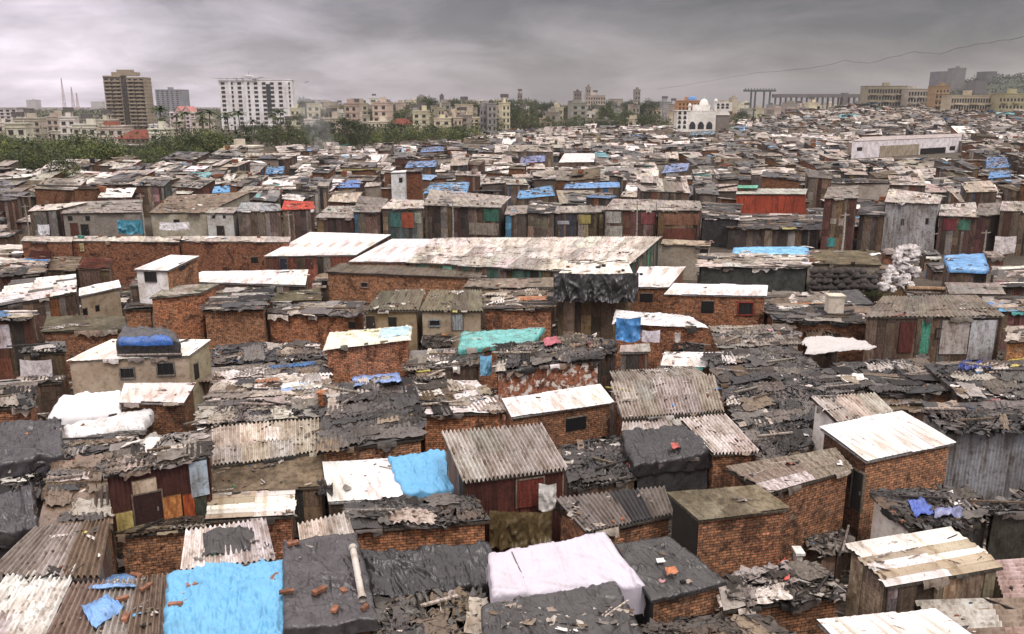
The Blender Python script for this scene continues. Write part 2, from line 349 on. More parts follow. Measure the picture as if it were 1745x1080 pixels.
def flaps(mb, A, B_, dens, mode, far):                      # torn sheet ends hanging over an eave
    d = B_ - A; L = np.linalg.norm(d); d = d / L; n = np.array([d[1], -d[0], 0]); n /= np.linalg.norm(n)
    for k in range(int(L * dens)):
        w = random.uniform(.15, .9) * (1 if far < 60 else 1.8); h = random.uniform(.06, .38); x0 = random.uniform(0, max(.01, L - w)); a, m = int(w / .07) + 3, 4; sd = random.random() * 50
        s = np.linspace(0, 1, a)[:, None] * np.ones((1, m)); t = np.linspace(0, 1, m)[None, :] * np.ones((a, 1))
        G = A + d * (x0 + s * w)[..., None] + n * (.04 + .05 * np.minimum(t * 3, 1) + .07 * crumple(s * w * 3 + sd, t, sd) * t)[..., None]
        G[..., 2] += .05 - t * h * (.5 + .9 * vn(s * w * 4 + sd, t * 0, sd)); mb.grid(G[:, ::-1], mixpal(mode), random.choice(['tarp', 'cloth', 'sheet']), True)
# ---------------------------------------------------------------- walls
def wallface(mb, A, B, zA, zB, kind, col, far, z0=0.0, off=0.0):
    """upright face from A to B (seen from outside, A at left), tops zA zB"""
    A = np.array([A[0], A[1], z0]); B = np.array([B[0], B[1], z0]); d = B - A; L = np.linalg.norm(d[:2]); d = d / L
    nrm = np.array([d[1], -d[0], 0]); A = A + nrm * off; B = B + nrm * off
    At, Bt = A.copy(), B.copy(); At[2] = zA; Bt[2] = zB
    if kind in ('brick', 'brick_peel', 'plaster', 'cement', 'facade', 'dark'):
        mb.quad(A, B, Bt, At, col, kind, L, max(zA, zB) - z0, (random.random() * 3, 0))
        if kind == 'brick' and far < 60 and L > 1.2:      # a few bricks stand proud, some mortar blobs
            for k in range(int(L * 2)):
                p = A + d * random.uniform(.1, L - .35); p[2] = random.uniform(.3, min(zA, zB) - .25)
                mb.box(p - nrm * .03, d * .24, nrm * .045, (0, 0, .085), jit((1, 1, 1), .3), 'brick')
    elif kind == 'corr':
        n = max(4, int(L / .03)) if far < 45 else max(4, int(L / .1)); s = np.linspace(0, 1, n)
        npan = max(1, int(L / 1.1)); G = np.zeros((n, 2, 3)); base = (1 - s[:, None]) * A + s[:, None] * B
        wv = .028 * np.cos(s * L / (.15 if far < 45 else .4) * 2 * math.pi)
        tint = rng.uniform(.75, 1.2, npan + 1)[(s * npan).astype(int)]
        G[:, 0] = base + nrm * wv[:, None]; G[:, 1] = G[:, 0]; G[:, 1, 2] = zA + (zB - zA) * s
        C = np.repeat(np.asarray(col)[None] * tint[:, None], 2, 0)
        mb.grid(G, C, 'sheet', True)
    elif kind == 'tarp':
        n, m = int(L / .12) + 3, int(max(zA, zB) / .15) + 3
        s = np.linspace(0, 1, n)[:, None]; t = np.linspace(0, 1, m)[None, :]; sd = random.random() * 40
        G = A + d * (s * L)[..., None] + nrm * (.16 * crumple(s * L * 1.3 + sd, t * 1.1 + 0 * s, sd))[..., None]
        G[..., 2] = z0 + t * ((zA + (zB - zA) * s) - z0); mb.grid(G, col, 'tarp', True)
    elif kind == 'planks':                                   # upright sheets and boards of many colours
        mb.quad(A, B, Bt, At, jit((.06, .045, .035)), 'wood')
        x = 0.0
        while x < L - .05:
            w = min(random.uniform(.15, .8) if far < 60 else random.uniform(.2, 1.0), L - x)
            q = random.random(); c0 = jit(col, .35) if q < .55 else jit(random.choice(BRN + [(.13, .055, .035), (.3, .28, .27), (.04, .035, .03), (.22, .2, .18), (.12, .1, .09), (.17, .12, .06)]), .2)
            if random.random() < .03 and far > 60: c0 = tuple(q * .7 for q in jit(random.choice(ACC), .2))
            zt = zA + (zB - zA) * x / L; e = .02 + .05 * random.random(); z1 = z0
            while z1 < zt - .05:
                hh = min(random.uniform(.5, 1.9), zt - z1)
                cc = jit(c0, .4)
                mb.box(A + d * x + (0, 0, z1 - z0), d * (w - .02), nrm * (e + .01 * random.random()), (0, 0, hh - .01), cc, random.choice(['wood', 'sheet', 'rust']))
                z1 += hh
            x += w
# ---------------------------------------------------------------- shacks
HAND = []; LAND = []; LITTER = MB(); NEARL = MB()
def add_land(ref, u, v): LAND.append((ref, u, v))
def footprint_inset(C, ov):
    c = sum(C) / 4; out = []
    for i, p in enumerate(C):
        a = C[(i + 1) % 4] - p; b = C[(i - 1) % 4] - p; a = a / np.linalg.norm(a[:2]); b = b / np.linalg.norm(b[:2])
        q = p + (a + b) * ov; out.append(np.array([q[0], q[1], p[2]]))
    return out
def pick_plane(Q, u, v):
    r = ray(u, v); n = np.cross(Q[1] - Q[0], Q[3] - Q[0]); return CAM + r * (np.dot(n, Q[0] - CAM) / np.dot(n, r))
class Shack: pass
def B(ref, tail, quad, z, kind='patch', col='dark', wall='brick', wcol=None, side=None, scol=None, wb=None, name='shack', cat='shack',
      group=None, parts=(), ov=.12, lit=.5, gz=0.0, land=True, **o):
    """quad: far-left, far-right, near-right, near-left corner of the roof in photograph pixels; z=(back, front) heights or four heights"""
    if len(z) == 2: z = (z[0], z[0], z[1], z[1])
    C = [P(u, v, zz) for (u, v), zz in zip(quad, z)]
    return shack_world(ref, tail, C, kind, col, wall, wcol, side, scol, wb, name, cat, group, parts, ov, lit, gz, land, **o)
def shack_world(ref, tail, C, kind, col, wall, wcol=None, side=None, scol=None, wb=None, name='shack', cat='shack', group=None,
                parts=(), ov=.12, lit=.5, gz=0.0, land=True, hand=True, **o):
    cen = sum(C) / 4; far = float(np.linalg.norm(cen - CAM)); loc = np.array([cen[0], cen[1], gz])
    col = CN[col] if isinstance(col, str) else col
    I = footprint_inset(C, ov)
    r = root(name, loc, (ref + ' ' + tail).strip(), cat, group)
    mb = MB(); roof(mb, C, kind, col, far, o)
    if far < 125 and lit > .15:
        fm = o.get('mode', 'dark' if kind in ('patch', 'tarp') else 'grey'); fd = min(1.8, .5 + lit * .7) * (1 if far < 60 else .5)
        flaps(mb, C[3], C[2], fd, fm, far); flaps(mb, C[2], C[1], fd * .5, fm, far); flaps(mb, C[0], C[3], fd * .5, fm, far)
    mb.build('roof', r, loc)
    BT = random.choice([(1, 1, 1), (.85, .82, .8), (1.12, 1, .9), (.7, .68, .66), (1, .88, .85)])
    def wc(c, k): 
        if c is None: return BT if k in ('brick', 'brick_peel') else ((.38, .31, .23) if k in ('plaster', 'cement') else (.16, .11, .08) if k == 'planks' else (.3, .29, .29) if k == 'corr' else (.05, .048, .05))
        return CN[c] if isinstance(c, str) else c
    side = side or wall; scol = scol if scol is not None else (wcol if side == wall else None)
    if wall != 'none':
        mb = MB(); e = .07
        wallface(mb, I[3], I[2], I[3][2] - e, I[2][2] - e, wall, wc(wcol, wall), far, gz)
        wallface(mb, I[2], I[1], I[2][2] - e, I[1][2] - e, side, wc(scol, side), far, gz)
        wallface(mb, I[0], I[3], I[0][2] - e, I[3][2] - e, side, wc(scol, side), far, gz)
        wallface(mb, I[1], I[0], I[1][2] - e, I[0][2] - e, side if side != 'none' else wall, wc(scol, side), far if far > 60 else 61, gz)
        mb.build('wall', r, loc)
    for p in parts: part(r, loc, I, far, p)
    S = Shack(); S.C = C; S.I = I; S.far = far; S.loc = loc; S.root = r; S.scr = [proj(c) for c in C]
    if wb is None: wb = max(S.scr[2][1], S.scr[3][1]) + (16 if far < 60 else 6)
    S.wall = [S.scr[3], S.scr[2], (S.scr[2][0], wb), (S.scr[3][0], wb)]
    HAND.append(S)
    if land: add_land('the ' + ref if not ref.startswith('the ') else ref, (S.scr[2][0] + S.scr[3][0]) / 2, (S.scr[0][1] + S.scr[2][1]) / 2)
    if lit: scatter_on(C, lit, far)
    return S
def part(r, loc, I, far, p):
    """p = (kind, u0, v0, u1, v1, colour, face) drawn on the front ('f'), left ('l') or right ('r') wall"""
    kind, u0, v0, u1, v1 = p[:5]; col = p[5] if len(p) > 5 else None; face = p[6] if len(p) > 6 else 'f'
    A, B_ = {'f': (I[3], I[2]), 'r': (I[2], I[1]), 'l': (I[0], I[3])}[face]
    d = B_ - A; d = np.array([d[0], d[1], 0]); d /= np.linalg.norm(d); n = np.array([d[1], -d[0], 0])
    a = on_plane(u0, v1, A, B_); b = on_plane(u1, v1, A, B_); t = on_plane((u0 + u1) / 2, v0, A, B_)
    w = np.dot(b - a, d); h = t[2] - (a[2] + b[2]) / 2; z0 = (a[2] + b[2]) / 2; o = np.array([a[0], a[1], z0])
    col = CN[col] if isinstance(col, str) else col
    mb = MB(); up = np.array([0, 0, 1.0])
    if kind == 'window':
        fc = col or (.35, .32, .29); fw = min(.07, w * .14); e = .09
        mb.box(o, d * fw, n * e, up * h, fc, 'wood'); mb.box(o + d * (w - fw), d * fw, n * e, up * h, fc, 'wood')
        mb.box(o + d * fw, d * (w - 2 * fw), n * e, up * fw, fc, 'wood'); mb.box(o + d * fw + up * (h - fw), d * (w - 2 * fw), n * e, up * fw, fc, 'wood')
        f = mb.build('window', r, loc)
        m2 = MB(); m2.box(o + d * fw + up * fw, d * (w - 2 * fw), n * .025, up * (h - 2 * fw), (.012, .012, .014), 'dark')
        if w > .5:
            for k in (1, 2): m2.box(o + d * (w * k / 3 - .015) + n * .03 + up * fw, d * .03, n * .02, up * (h - 2 * fw), (.1, .09, .08), 'wood')
        m2.build('pane', f, None if False else loc)
    elif kind == 'opening':
        mb.box(o, d * w, n * .02, up * h, (.008, .008, .009), 'dark')  # near-black plate on the uncut wall, the hole's shade put into colour
        mb.box(o + up * h, d * w, n * .05, up * .06, (.3, .26, .22), 'wood'); mb.build('opening', r, loc)
    elif kind == 'door':
        c = col or (.12, .08, .05)
        mb.box(o, d * w, n * .07, up * h, c, 'wood'); mb.box(o - d * .05, d * .05, n * .10, up * (h + .06), jit((.25, .2, .15)), 'wood')
        mb.box(o + d * w, d * .05, n * .10, up * (h + .06), jit((.25, .2, .15)), 'wood'); mb.box(o + up * h, d * w, n * .1, up * .06, jit((.25, .2, .15)), 'wood')
        f = mb.build('door', r, loc); m2 = MB(); m2.box(o + d * w * .8 + up * h * .45 + n * .07, d * .05, n * .04, up * .14, (.3, .3, .3), 'sheet'); m2.build('handle', f, loc)
    elif kind in ('panel', 'rustpanel', 'flat'):
        c = col or (.2, .05, .03); k = max(2, int(w / .02) if far < 45 else 6); s = np.linspace(0, 1, k)
        G = np.zeros((k, 4, 3)); ww = .018 * np.cos(s * w / .12 * 6.283) if kind != 'flat' else 0 * s
        for j, q in enumerate((0, .35, .7, 1)):
            G[:, j] = o + d * (s * w)[:, None] + n * (.09 + .04 * random.random() + ww)[:, None] + up * (h * q + .02 * random.uniform(-1, 1))
        mb.grid(G, jit(c, .08), 'rust' if kind == 'rustpanel' else 'sheet', True)
        mb.box(o + n * .012, d * w, n * .05, up * h, tuple(q * .6 for q in c), 'wood'); mb.build('wall_panel', r, loc)
# ---------------------------------------------------------------- litter: uncountable scraps lying on roofs and ground
SCR = {'near': [], 'far': []}
PALS = dict(dark=[(DK, .66), (BRN, .12), (GRY, .12), (PAL, .085), (ACC, .015)], grey=[(GRY, .38), (DK, .3), (PAL, .2), (BRN, .1), (ACC, .02)], pale=[(PAL, .58), (GRY, .2), (DK, .12), (BRN, .08), (ACC, .02)],
            brown=[(BRN, .5), (GRY, .2), (DK, .2), (PAL, .08), (ACC, .02)], mix=[(PAL, .34), (DK, .27), (GRY, .18), (BRN, .14), (ACC, .07)])
def palarr(modes):
    out = np.zeros((len(modes), 3))
    for i, m in enumerate(modes):
        r = random.random()
        for p, w in PALS[m]:
            if r < w: break
            r -= w
        out[i] = random.choice(p)
    return out * rng.uniform(.75, 1.25, (len(modes), 1))
def scraps(mb, P3, size, modes, tall=1.0, flat=1.0):
    P3 = np.asarray(P3, float); n = len(P3); size = np.asarray(size, float); col = palarr(modes); a = np.where(rng.random(n) < .5, rng.uniform(0, math.pi, n), rng.normal(.08, .35, n)); kind = rng.random(n)
    tx, ty = rng.normal(0, .16 * flat, n), rng.normal(0, .16 * flat, n)
    if flat < 1: a = rng.normal(.05, .25, n)
    def put(sel, X, Y, Z, Fq, mat, smooth):              # X,Y,Z local (k,m) arrays
        ca, sa = np.cos(a[sel])[:, None], np.sin(a[sel])[:, None]; k, m = X.shape
        V = np.stack([P3[sel, 0][:, None] + X * ca - Y * sa, P3[sel, 1][:, None] + X * sa + Y * ca, P3[sel, 2][:, None] + Z + X * tx[sel][:, None] + Y * ty[sel][:, None]], -1)
        Q = (np.asarray(Fq)[None] + (np.arange(k) * m)[:, None, None]).reshape(-1, 4)
        mb.raw(V.reshape(-1, 3), Q, np.stack([X, Y], -1).reshape(-1, 2), np.repeat(col[sel], m, 0), mat, smooth)
    g = np.stack(np.meshgrid([-.5, -.17, .17, .5], [-.5, -.17, .17, .5], indexing='ij'), -1).reshape(-1, 2); ii = np.arange(16).reshape(4, 4)
    gq = np.stack([ii[:-1, :-1], ii[1:, :-1], ii[1:, 1:], ii[:-1, 1:]], -1).reshape(-1, 4)
    for lo, hi, mat in ((0, .15, 'cloth'), (.15, .32, 'tarp'), (.32, .55, 'sheet')):
        sel = np.where((kind >= lo) & (kind < hi))[0]; k = len(sel)
        if not k: continue
        w = size[sel] * rng.uniform(.6, 2.0, k); l = size[sel] * rng.uniform(.3, 1.0, k)
        j = rng.uniform(-.14, .14, (k, 16, 2)); X = (g[None, :, 0] + j[..., 0]) * w[:, None]; Y = (g[None, :, 1] + j[..., 1]) * l[:, None]
        Z = rng.uniform(0, 1, (k, 16)) ** 2 * (size[sel] * (.35 if mat != 'sheet' else .06) * tall)[:, None] + .03
        put(sel, X, Y, Z, gq, mat, mat == 'tarp')
    bx = np.array([[-.5, -.5, 0], [.5, -.5, 0], [.5, .5, 0], [-.5, .5, 0], [-.5, -.5, 1], [.5, -.5, 1], [.5, .5, 1], [-.5, .5, 1]]); bq = [[0, 3, 2, 1], [4, 5, 6, 7], [0, 1, 5, 4], [1, 2, 6, 5], [2, 3, 7, 6], [3, 0, 4, 7]]
    for lo, hi, mat in ((.55, .78, 'wood'), (.78, 1.01, 'cement')):
        sel = np.where((kind >= lo) & (kind < hi))[0]; k = len(sel)
        if not k: continue
        if mat == 'wood': L3 = np.stack([size[sel] * rng.uniform(1.2, 4.5, k), size[sel] * rng.uniform(.08, .25, k), .03 + size[sel] * .1], -1)
        else: L3 = np.stack([size[sel] * rng.uniform(.3, .8, k), size[sel] * rng.uniform(.25, .5, k), size[sel] * rng.uniform(.2, .5, k)], -1); br = rng.random(k) < .22; col[sel[br]] = (.36, .14, .07)
        q = bx[None] * L3[:, None] ; q[..., :2] *= rng.uniform(.75, 1.2, (k, 8, 1)); put(sel, q[..., 0], q[..., 1], q[..., 2], bq, mat, False)
def scatter_on(C, dens, far, mode=None):
    a_, b_ = C[2] - C[0], C[3] - C[1]; A = .5 * abs(a_[0] * b_[1] - a_[1] * b_[0]); k = 6.5 if far < 45 else (3.6 if far < 80 else 1.5)
    n = int(A * dens * k)
    if not n: return
    cl = rng.random((max(2, n // 9), 2)); c = cl[rng.integers(0, len(cl), n)]; q = np.where(rng.random((n, 1)) < .6, c + rng.normal(0, .07, (n, 2)), rng.random((n, 2))); q = np.clip(q, 0, 1)
    p = bil(C, q[:, 0], q[:, 1]); p[:, 2] += .06; sz = rng.uniform(.05, .30, n) ** 1.15 * (1 if far < 50 else (1.5 if far < 80 else 2.6)) + .03
    SCR['near' if far < 60 else 'far'].append((p, sz, [mode or random.choice(['mix', 'pale', 'dark', 'brown', 'mix', 'pale']) for _ in range(n)]))
# ================================================================ FOREGROUND SHACKS, bottom row first
B('shack with a grey-brown corrugated roof', 'at the left edge beside the rusty red shack', [(62,902),(187,889),(168,987),(-25,985)], (3.3,2.9), 'corr', (.30,.265,.24), 'planks', wb=1000, pitch=.24, amp=.055, alt='brown')
B('shack with bleached white corrugated sheets', 'in the bottom left corner', [(12,987),(133,968),(62,1110),(-80,1110)], (2.9,2.5), 'corr', 'pale', 'planks', wb=1130, pitch=.24, alt='white', altp=.45)
B('brown corrugated roof shack', 'left of the sky blue tarpaulin roof', [(125,1002),(290,983),(286,1110),(70,1110)], (3.0,2.5), 'corr', (.24,.18,.14), 'brick', wb=1130, pitch=.24, amp=.055, alt='lgrey', altp=.3)
SB = B('shack under a sky blue tarpaulin', 'weighted with bricks at the bottom of the picture', [(290,983),(487,962),(482,1095),(287,1105)], (3.25,2.7), 'tarp', (.13,.36,.57), 'brick', wb=1120, amp=.36, lit=.3, mat='plastic')
SG = B('shack under a wrinkled dark grey tarpaulin', 'held by bricks beside the sky blue one', [(487,928),(605,913),(638,1056),(488,1074)], (3.7,3.1), 'tarp', (.06,.053,.057), 'planks', wb=1100, amp=.16, drape=.35, lit=.1)
B('short pale corrugated lean-to', 'above the wrinkled dark grey tarpaulin', [(508,896),(596,876),(606,912),(512,926)], (3.2,2.9), 'corr', 'pale', 'brick', wb=930, lit=.2)
B('shack with crumpled black plastic between white corrugated sheets', 'behind the sky blue tarpaulin', [(318,908),(452,888),(468,956),(309,974)], (3.3,2.9), 'corr', (.62,.60,.60), 'brick', wb=985, pitch=.24, lit=.3)
B('rusty red metal shack', 'raised on a brick base with a torn white and patched roof', [(190,760),(357,733),(358,778),(177,812)], (4.75,4.35), 'patch', 'dark', 'corr', (.085,.026,.018), wb=935, lit=1.0, ov=.1, mode='mix', gz=2.0,
  parts=[('door',232,838,281,897,(.045,.012,.01)),('flat',326,779,357,843,(.42,.50,.60)),('rustpanel',281,843,313,893,(.62,.30,.09)),('rustpanel',315,840,334,888,(.5,.13,.03)),('flat',200,871,229,902,(.45,.36,.14)),('flat',226,815,268,838,(.6,.5,.36)),('rustpanel',334,845,354,880,(.07,.09,.06))])
B('low brick base', 'jutting out under the rusty red metal shack', [(198,893),(357,884),(350,900),(200,915)], (2.1,2.05), 'patch', 'dark', 'brick', wb=945, lit=.5, mode='brown')
B('brown mossy flat roof shack', 'left of the rusty red metal shack', [(92,788),(188,786),(192,893),(66,898)], (3.2,2.9), 'patch', 'brown', 'brick', wb=905, mode='brown', lit=.6)
B('shack under a bulging black plastic mound', 'at the left edge above the mossy roof', [(5,728),(98,722),(105,782),(-30,800)], (3.9,3.3), 'tarp', (.05,.044,.05), 'tarp', wb=815, amp=.45, drape=.4, lit=.5)
B('shack under a second smaller black plastic mound', 'at the left edge beside the corrugated roof', [(-20,850),(55,850),(62,905),(-40,915)], (3.7,3.2), 'tarp', (.05,.044,.05), 'tarp', wb=920, amp=.4, drape=.4, lit=.5)
B('small dark cluttered shack', 'between the two black plastic mounds', [(-20,800),(80,797),(78,842),(-40,846)], (2.8,2.6), 'patch', 'dark', 'planks', wb=850, lit=1.)
B('little brick house with a dark patched roof', 'at the left edge below the plaster house', [(-25,664),(62,656),(55,694),(-40,698)], (3.5,3.2), 'patch', 'dark', 'brick', wb=742, mode='grey')
B('shack with a lumpy white plastic roof', 'below the plaster house', [(108,676),(206,672),(204,704),(84,714)], (2.9,2.5), 'tarp', (.78,.76,.77), 'plaster', (.6,.57,.52), wb=722, amp=.25, mat='plastic')
B('shack with a flat pale sheet roof', 'right of the lumpy white plastic roof', [(212,656),(333,654),(312,688),(203,686)], (3.2,3.0), 'sheet', (.66,.61,.6), 'brick', (.6,.55,.5), wb=706, lit=.4)
B('shack with rumpled white sheeting', 'above the rusty red metal shack', [(112,727),(262,702),(240,732),(122,748)], (2.4,2.2), 'tarp', (.72,.7,.7), 'planks', wb=752, amp=.3, lit=.8)
B('low junk-topped shack', 'behind the rusty red metal shack', [(105,752),(240,740),(205,765),(100,788)], (2.3,2.2), 'patch', 'grey', 'planks', wb=790, mode='mix', lit=1.4)
B('shack with a beige corrugated roof', 'right of the rusty red metal shack', [(362,732),(548,716),(549,770),(364,796)], (3.5,3.1), 'corr', (.52,.46,.40), 'planks', wb=800, pitch=.24, alt='lgrey')
B('shack with a mossy brown roof', 'in front of the beige corrugated roof', [(364,800),(550,777),(556,830),(358,842)], (2.95,2.6), 'sheet', 'brown', 'planks', wb=845, mat='cement', pw=1.3, lit=.5)
B('shack with long white roof strips', 'in front of the mossy brown roof', [(358,846),(502,838),(500,880),(352,889)], (2.5,2.25), 'corr', (.7,.66,.62), 'brick', wb=900, ax='s', pitch=.6, amp=.03, cw=.3, alt='tan', lit=.5, mat='white')
B('shack with a lavender grey felt roof', 'above the beige corrugated roof', [(350,690),(545,680),(548,712),(330,726)], (3.0,2.7), 'patch', 'grey', 'planks', wb=730, mode='grey', lit=.5)
B('shack with a pale scrap roof', 'right of the plaster house', [(380,650),(560,640),(556,676),(350,686)], (2.8,2.6), 'patch', 'grey', 'brick', wb=690, mode='pale', lit=.9)
B('shack under dark layered sheets', 'in the middle with a blue scrap at its top', [(562,662),(703,646),(722,746),(546,770)], (4.1,3.4), 'patch', 'dark', 'brick', wb=784, dens=2.4, mode='dark', lit=.4, mat='sheet')
B('white sheet roof shack', 'joined to the bright blue tarpaulin roof', [(550,790),(664,782),(688,850),(560,857)], (3.0,2.6), 'sheet', 'white', 'planks', wb=860, lit=.15)
B('shack under a small bright blue tarpaulin', 'right of the white sheet roof', [(664,782),(755,776),(776,838),(690,842)], (3.05,2.65), 'tarp', (.12,.35,.58), 'planks', wb=845, amp=.26, mat='plastic', drape=.2, lit=.1)
B('brick shack with a black felt roof and beam ends', 'below the white sheet roof', [(588,862),(806,846),(834,888),(604,905)], (3.3,3.0), 'patch', 'dark', 'brick', wb=948, lit=.3)
B('brick shack with a pinkish grey roof', 'left of the peeling brick house', [(700,656),(812,650),(863,703),(720,708)], (3.6,3.2), 'patch', 'grey', 'brick', wb=738, mode='pale', lit=.4,)
B('dark red shack with a sloping corrugated roof', 'in the middle of the foreground', [(755,742),(922,727),(966,800),(790,822)], (4.5,3.8), 'corr', (.50,.47,.44), 'corr', (.10,.028,.02), 'planks', (.2,.13,.09), wb=935, pitch=.24, amp=.06, lit=.1, parts=[('door',880,815,925,862,(.2,.035,.02))])
B('peeling brick house', 'with a rag-strewn black roof', [(852,592),(1012,572),(1023,612),(845,634)], (4.6,4.2), 'patch', 'dark', 'brick_peel', side='planks', scol=(.05,.04,.035), wb=676, lit=1.5, dens=2)
B('brick house with a bright white roof and square opening', 'below the peeling brick house', [(856,682),(1022,656),(1046,686),(872,712)], (3.7,3.4), 'sheet', 'white', 'brick', wb=752, lit=.05, parts=[('opening',964,711,998,733)])
B('long brown corrugated roof shack', 'right of the bright white roof', [(1042,656),(1216,642),(1233,703),(1062,714)], (3.7,3.2), 'corr', (.44,.38,.33), 'brick', wb=716, pitch=.24, amp=.05, alt='lgrey', altp=.4)
B('corrugated shack with torn upper sheets', 'behind the long brown corrugated roof', [(1040,636),(1180,626),(1205,643),(1050,655)], (3.5,3.3), 'corr', (.36,.32,.29), 'planks', wb=655, lit=1.)
B('narrow corrugated strip roof shack', 'in front of the long brown corrugated roof', [(1062,722),(1168,716),(1182,732),(1060,738)], (3.0,2.9), 'corr', 'lgrey', 'brick', wb=740)
B('brick shack with a pale tilted corrugated roof', 'right of the shiny black tarpaulin', [(1160,716),(1236,711),(1292,771),(1214,775)], (3.3,2.8), 'corr', (.6,.56,.53), 'brick', wb=815, pitch=.24, amp=.055)
B('shack under a shiny black tarpaulin', 'in front of the long corrugated roof', [(1062,742),(1168,732),(1212,774),(1082,797)], (3.1,2.7), 'tarp', (.03,.028,.03), 'tarp', wb=812, amp=.3, drape=.45)
B('junk-buried low shack', 'right of the dark red shack', [(955,762),(1055,748),(1085,815),(975,835)], (2.5,2.3), 'patch', 'dark', 'planks', wb=840, lit=2.2)
B('brick shack with a ridged dark roof', 'above the white plastic covered roof', [(948,852),(1130,832),(1146,878),(1000,910)], (3.2,2.9), 'corr', (.17,.15,.14), 'brick', wb=932, pitch=.24, alt='black', altp=.3, lit=.8)
B('brick shack with a smooth mossy grey roof', 'and a left wall darkened for shade', [(1138,842),(1292,829),(1346,868),(1190,887)], (4.1,3.8), 'sheet', (.24,.20,.145), 'brick', side='dark', scol=(.025,.025,.022), wb=960, mat='cement', pw=1.0, lit=.15)  # shade on the side walls is put into their near-black colour
B('large brick shack with brown board roof', 'left of the big white roof', [(1240,800),(1424,766),(1452,800),(1312,842)], (4.2,3.9), 'corr', (.25,.205,.165), 'brick', wb=905, ax='s', pitch=.5, amp=.015, cw=.55, sl=2.2, mat='wood', alt='pale', altp=.15, lit=.4)
B('brick house with the big bright white roof', 'at the right of the foreground', [(1398,730),(1536,702),(1627,755),(1476,787)], (4.7,4.3), 'sheet', (.7,.7,.71), 'brick', side='brick', scol=(.3,.28,.25), wb=870, lit=0, pw=6, pl=6, parts=[('door',1450,800,1468,868,(.03,.03,.028),'l')])  # side brick tinted darker than the front, shade put into the colour
B('shack with pale corrugated sheets and a white side', 'behind the big bright white roof', [(1384,680),(1490,672),(1522,704),(1428,722)], (4.6,4.35), 'corr', 'pale', 'plaster', (.7,.67,.64), wb=745, pitch=.24, lit=.6)
B('grey corrugated metal walled shack', 'with a black sagging roof at the right edge', [(1572,690),(1790,688),(1790,733),(1612,736)], (4.5,4.1), 'patch', 'dark', 'corr', (.34,.35,.38), wb=832, lit=.8)
B('cluttered shack with a blank white side wall', 'below the big bright white roof', [(1482,842),(1645,834),(1690,883),(1548,902)], (3.6,3.3), 'patch', 'dark', 'planks', (.06,.055,.05), 'plaster', (.72,.68,.63), wb=945, lit=2.0)
B('shack with a streaked white plank roof', 'and board walls at the lower right', [(1444,932),(1618,902),(1710,967),(1514,1001)], (3.9,3.4), 'corr', (.74,.72,.70), 'planks', (.26,.21,.15), wb=1045, ax='s', pitch=.4, amp=.02, alt='tan', altp=.4, cw=.3, sl=1.6, mat='white', lit=.3)
B('shack with a plain white roof', 'cut off by the bottom edge at right', [(1394,1062),(1592,1040),(1700,1115),(1462,1130)], (3.0,2.8), 'sheet', 'white', 'brick', wb=1140, lit=.05, pw=6, pl=6)
B('brick shack heaped with rags and planks', 'left of the plain white roof', [(1222,990),(1385,965),(1440,1012),(1235,1042)], (2.8,2.6), 'patch', 'dark', 'brick', wb=1085, lit=2.2, mode='grey')
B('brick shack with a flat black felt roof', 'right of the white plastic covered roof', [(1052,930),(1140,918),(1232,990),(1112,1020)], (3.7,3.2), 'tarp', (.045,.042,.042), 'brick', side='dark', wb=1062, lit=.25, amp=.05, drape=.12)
B('low lean-to with a pale corrugated sheet', 'against the foot of the smooth mossy roofed shack', [(1186,946),(1240,936),(1272,957),(1206,969)], (2.0,1.6), 'corr', (.5,.44,.33), 'planks', wb=975, lit=.2)
SW = B('shack wrapped in white plastic sheeting', 'stitched down the middle near the bottom', [(836,950),(1026,912),(1092,1000),(846,1018)], (3.9,3.3), 'tarp', (.50,.46,.52), 'tarp', (.5,.46,.52), wb=1050, amp=.14, drape=.7, lit=0, mat='plastic')
B('shack under a taut charcoal tarpaulin', 'at the bottom centre in front of the white plastic', [(826,1035),(1045,996),(1110,1130),(830,1140)], (3.6,3.2), 'tarp', (.05,.046,.046), 'tarp', wb=1150, amp=.12, lit=1.1, mode='pale')
B('shack under crumpled glossy black plastic', 'left of the white plastic covered roof', [(618,948),(832,938),(850,1004),(640,1022)], (3.0,2.5), 'tarp', (.03,.028,.03), 'tarp', wb=1028, amp=.35, drape=.35, lit=.3)
B('shack with a mottled charcoal roof', 'at the bottom edge under the glossy black plastic', [(640,1034),(826,1014),(834,1120),(645,1120)], (2.7,2.4), 'patch', 'dark', 'planks', wb=1140, lit=1.2)
B('shack with black overlapping sheets', 'at the bottom edge right of the charcoal tarpaulin', [(1095,1075),(1290,1050),(1400,1120),(1110,1130)], (2.8,2.5), 'patch', 'dark', 'planks', wb=1140, lit=.8)
B('hut with black tarpaulin walls', 'at the right edge below the corrugated metal wall', [(1690,856),(1800,850),(1800,872),(1684,872)], (3.9,3.7), 'patch', 'dark', 'tarp', (.06,.055,.045), wb=955, lit=.8)
B('shack with pinkish white ridged sheets', 'at the right edge beside the streaked plank roof', [(1690,960),(1780,955),(1800,1020),(1712,1022)], (2.9,2.6), 'corr', 'pink', 'planks', wb=1030, pitch=.3, ax='s', alt='pale', altp=.5)
B('shack with a brown ribbed roof', 'in the bottom right corner', [(1560,1030),(1790,1022),(1800,1120),(1660,1130)], (2.6,2.3), 'corr', (.22,.16,.12), 'planks', wb=1140, ax='s', pitch=.4, alt='lgrey', altp=.2)
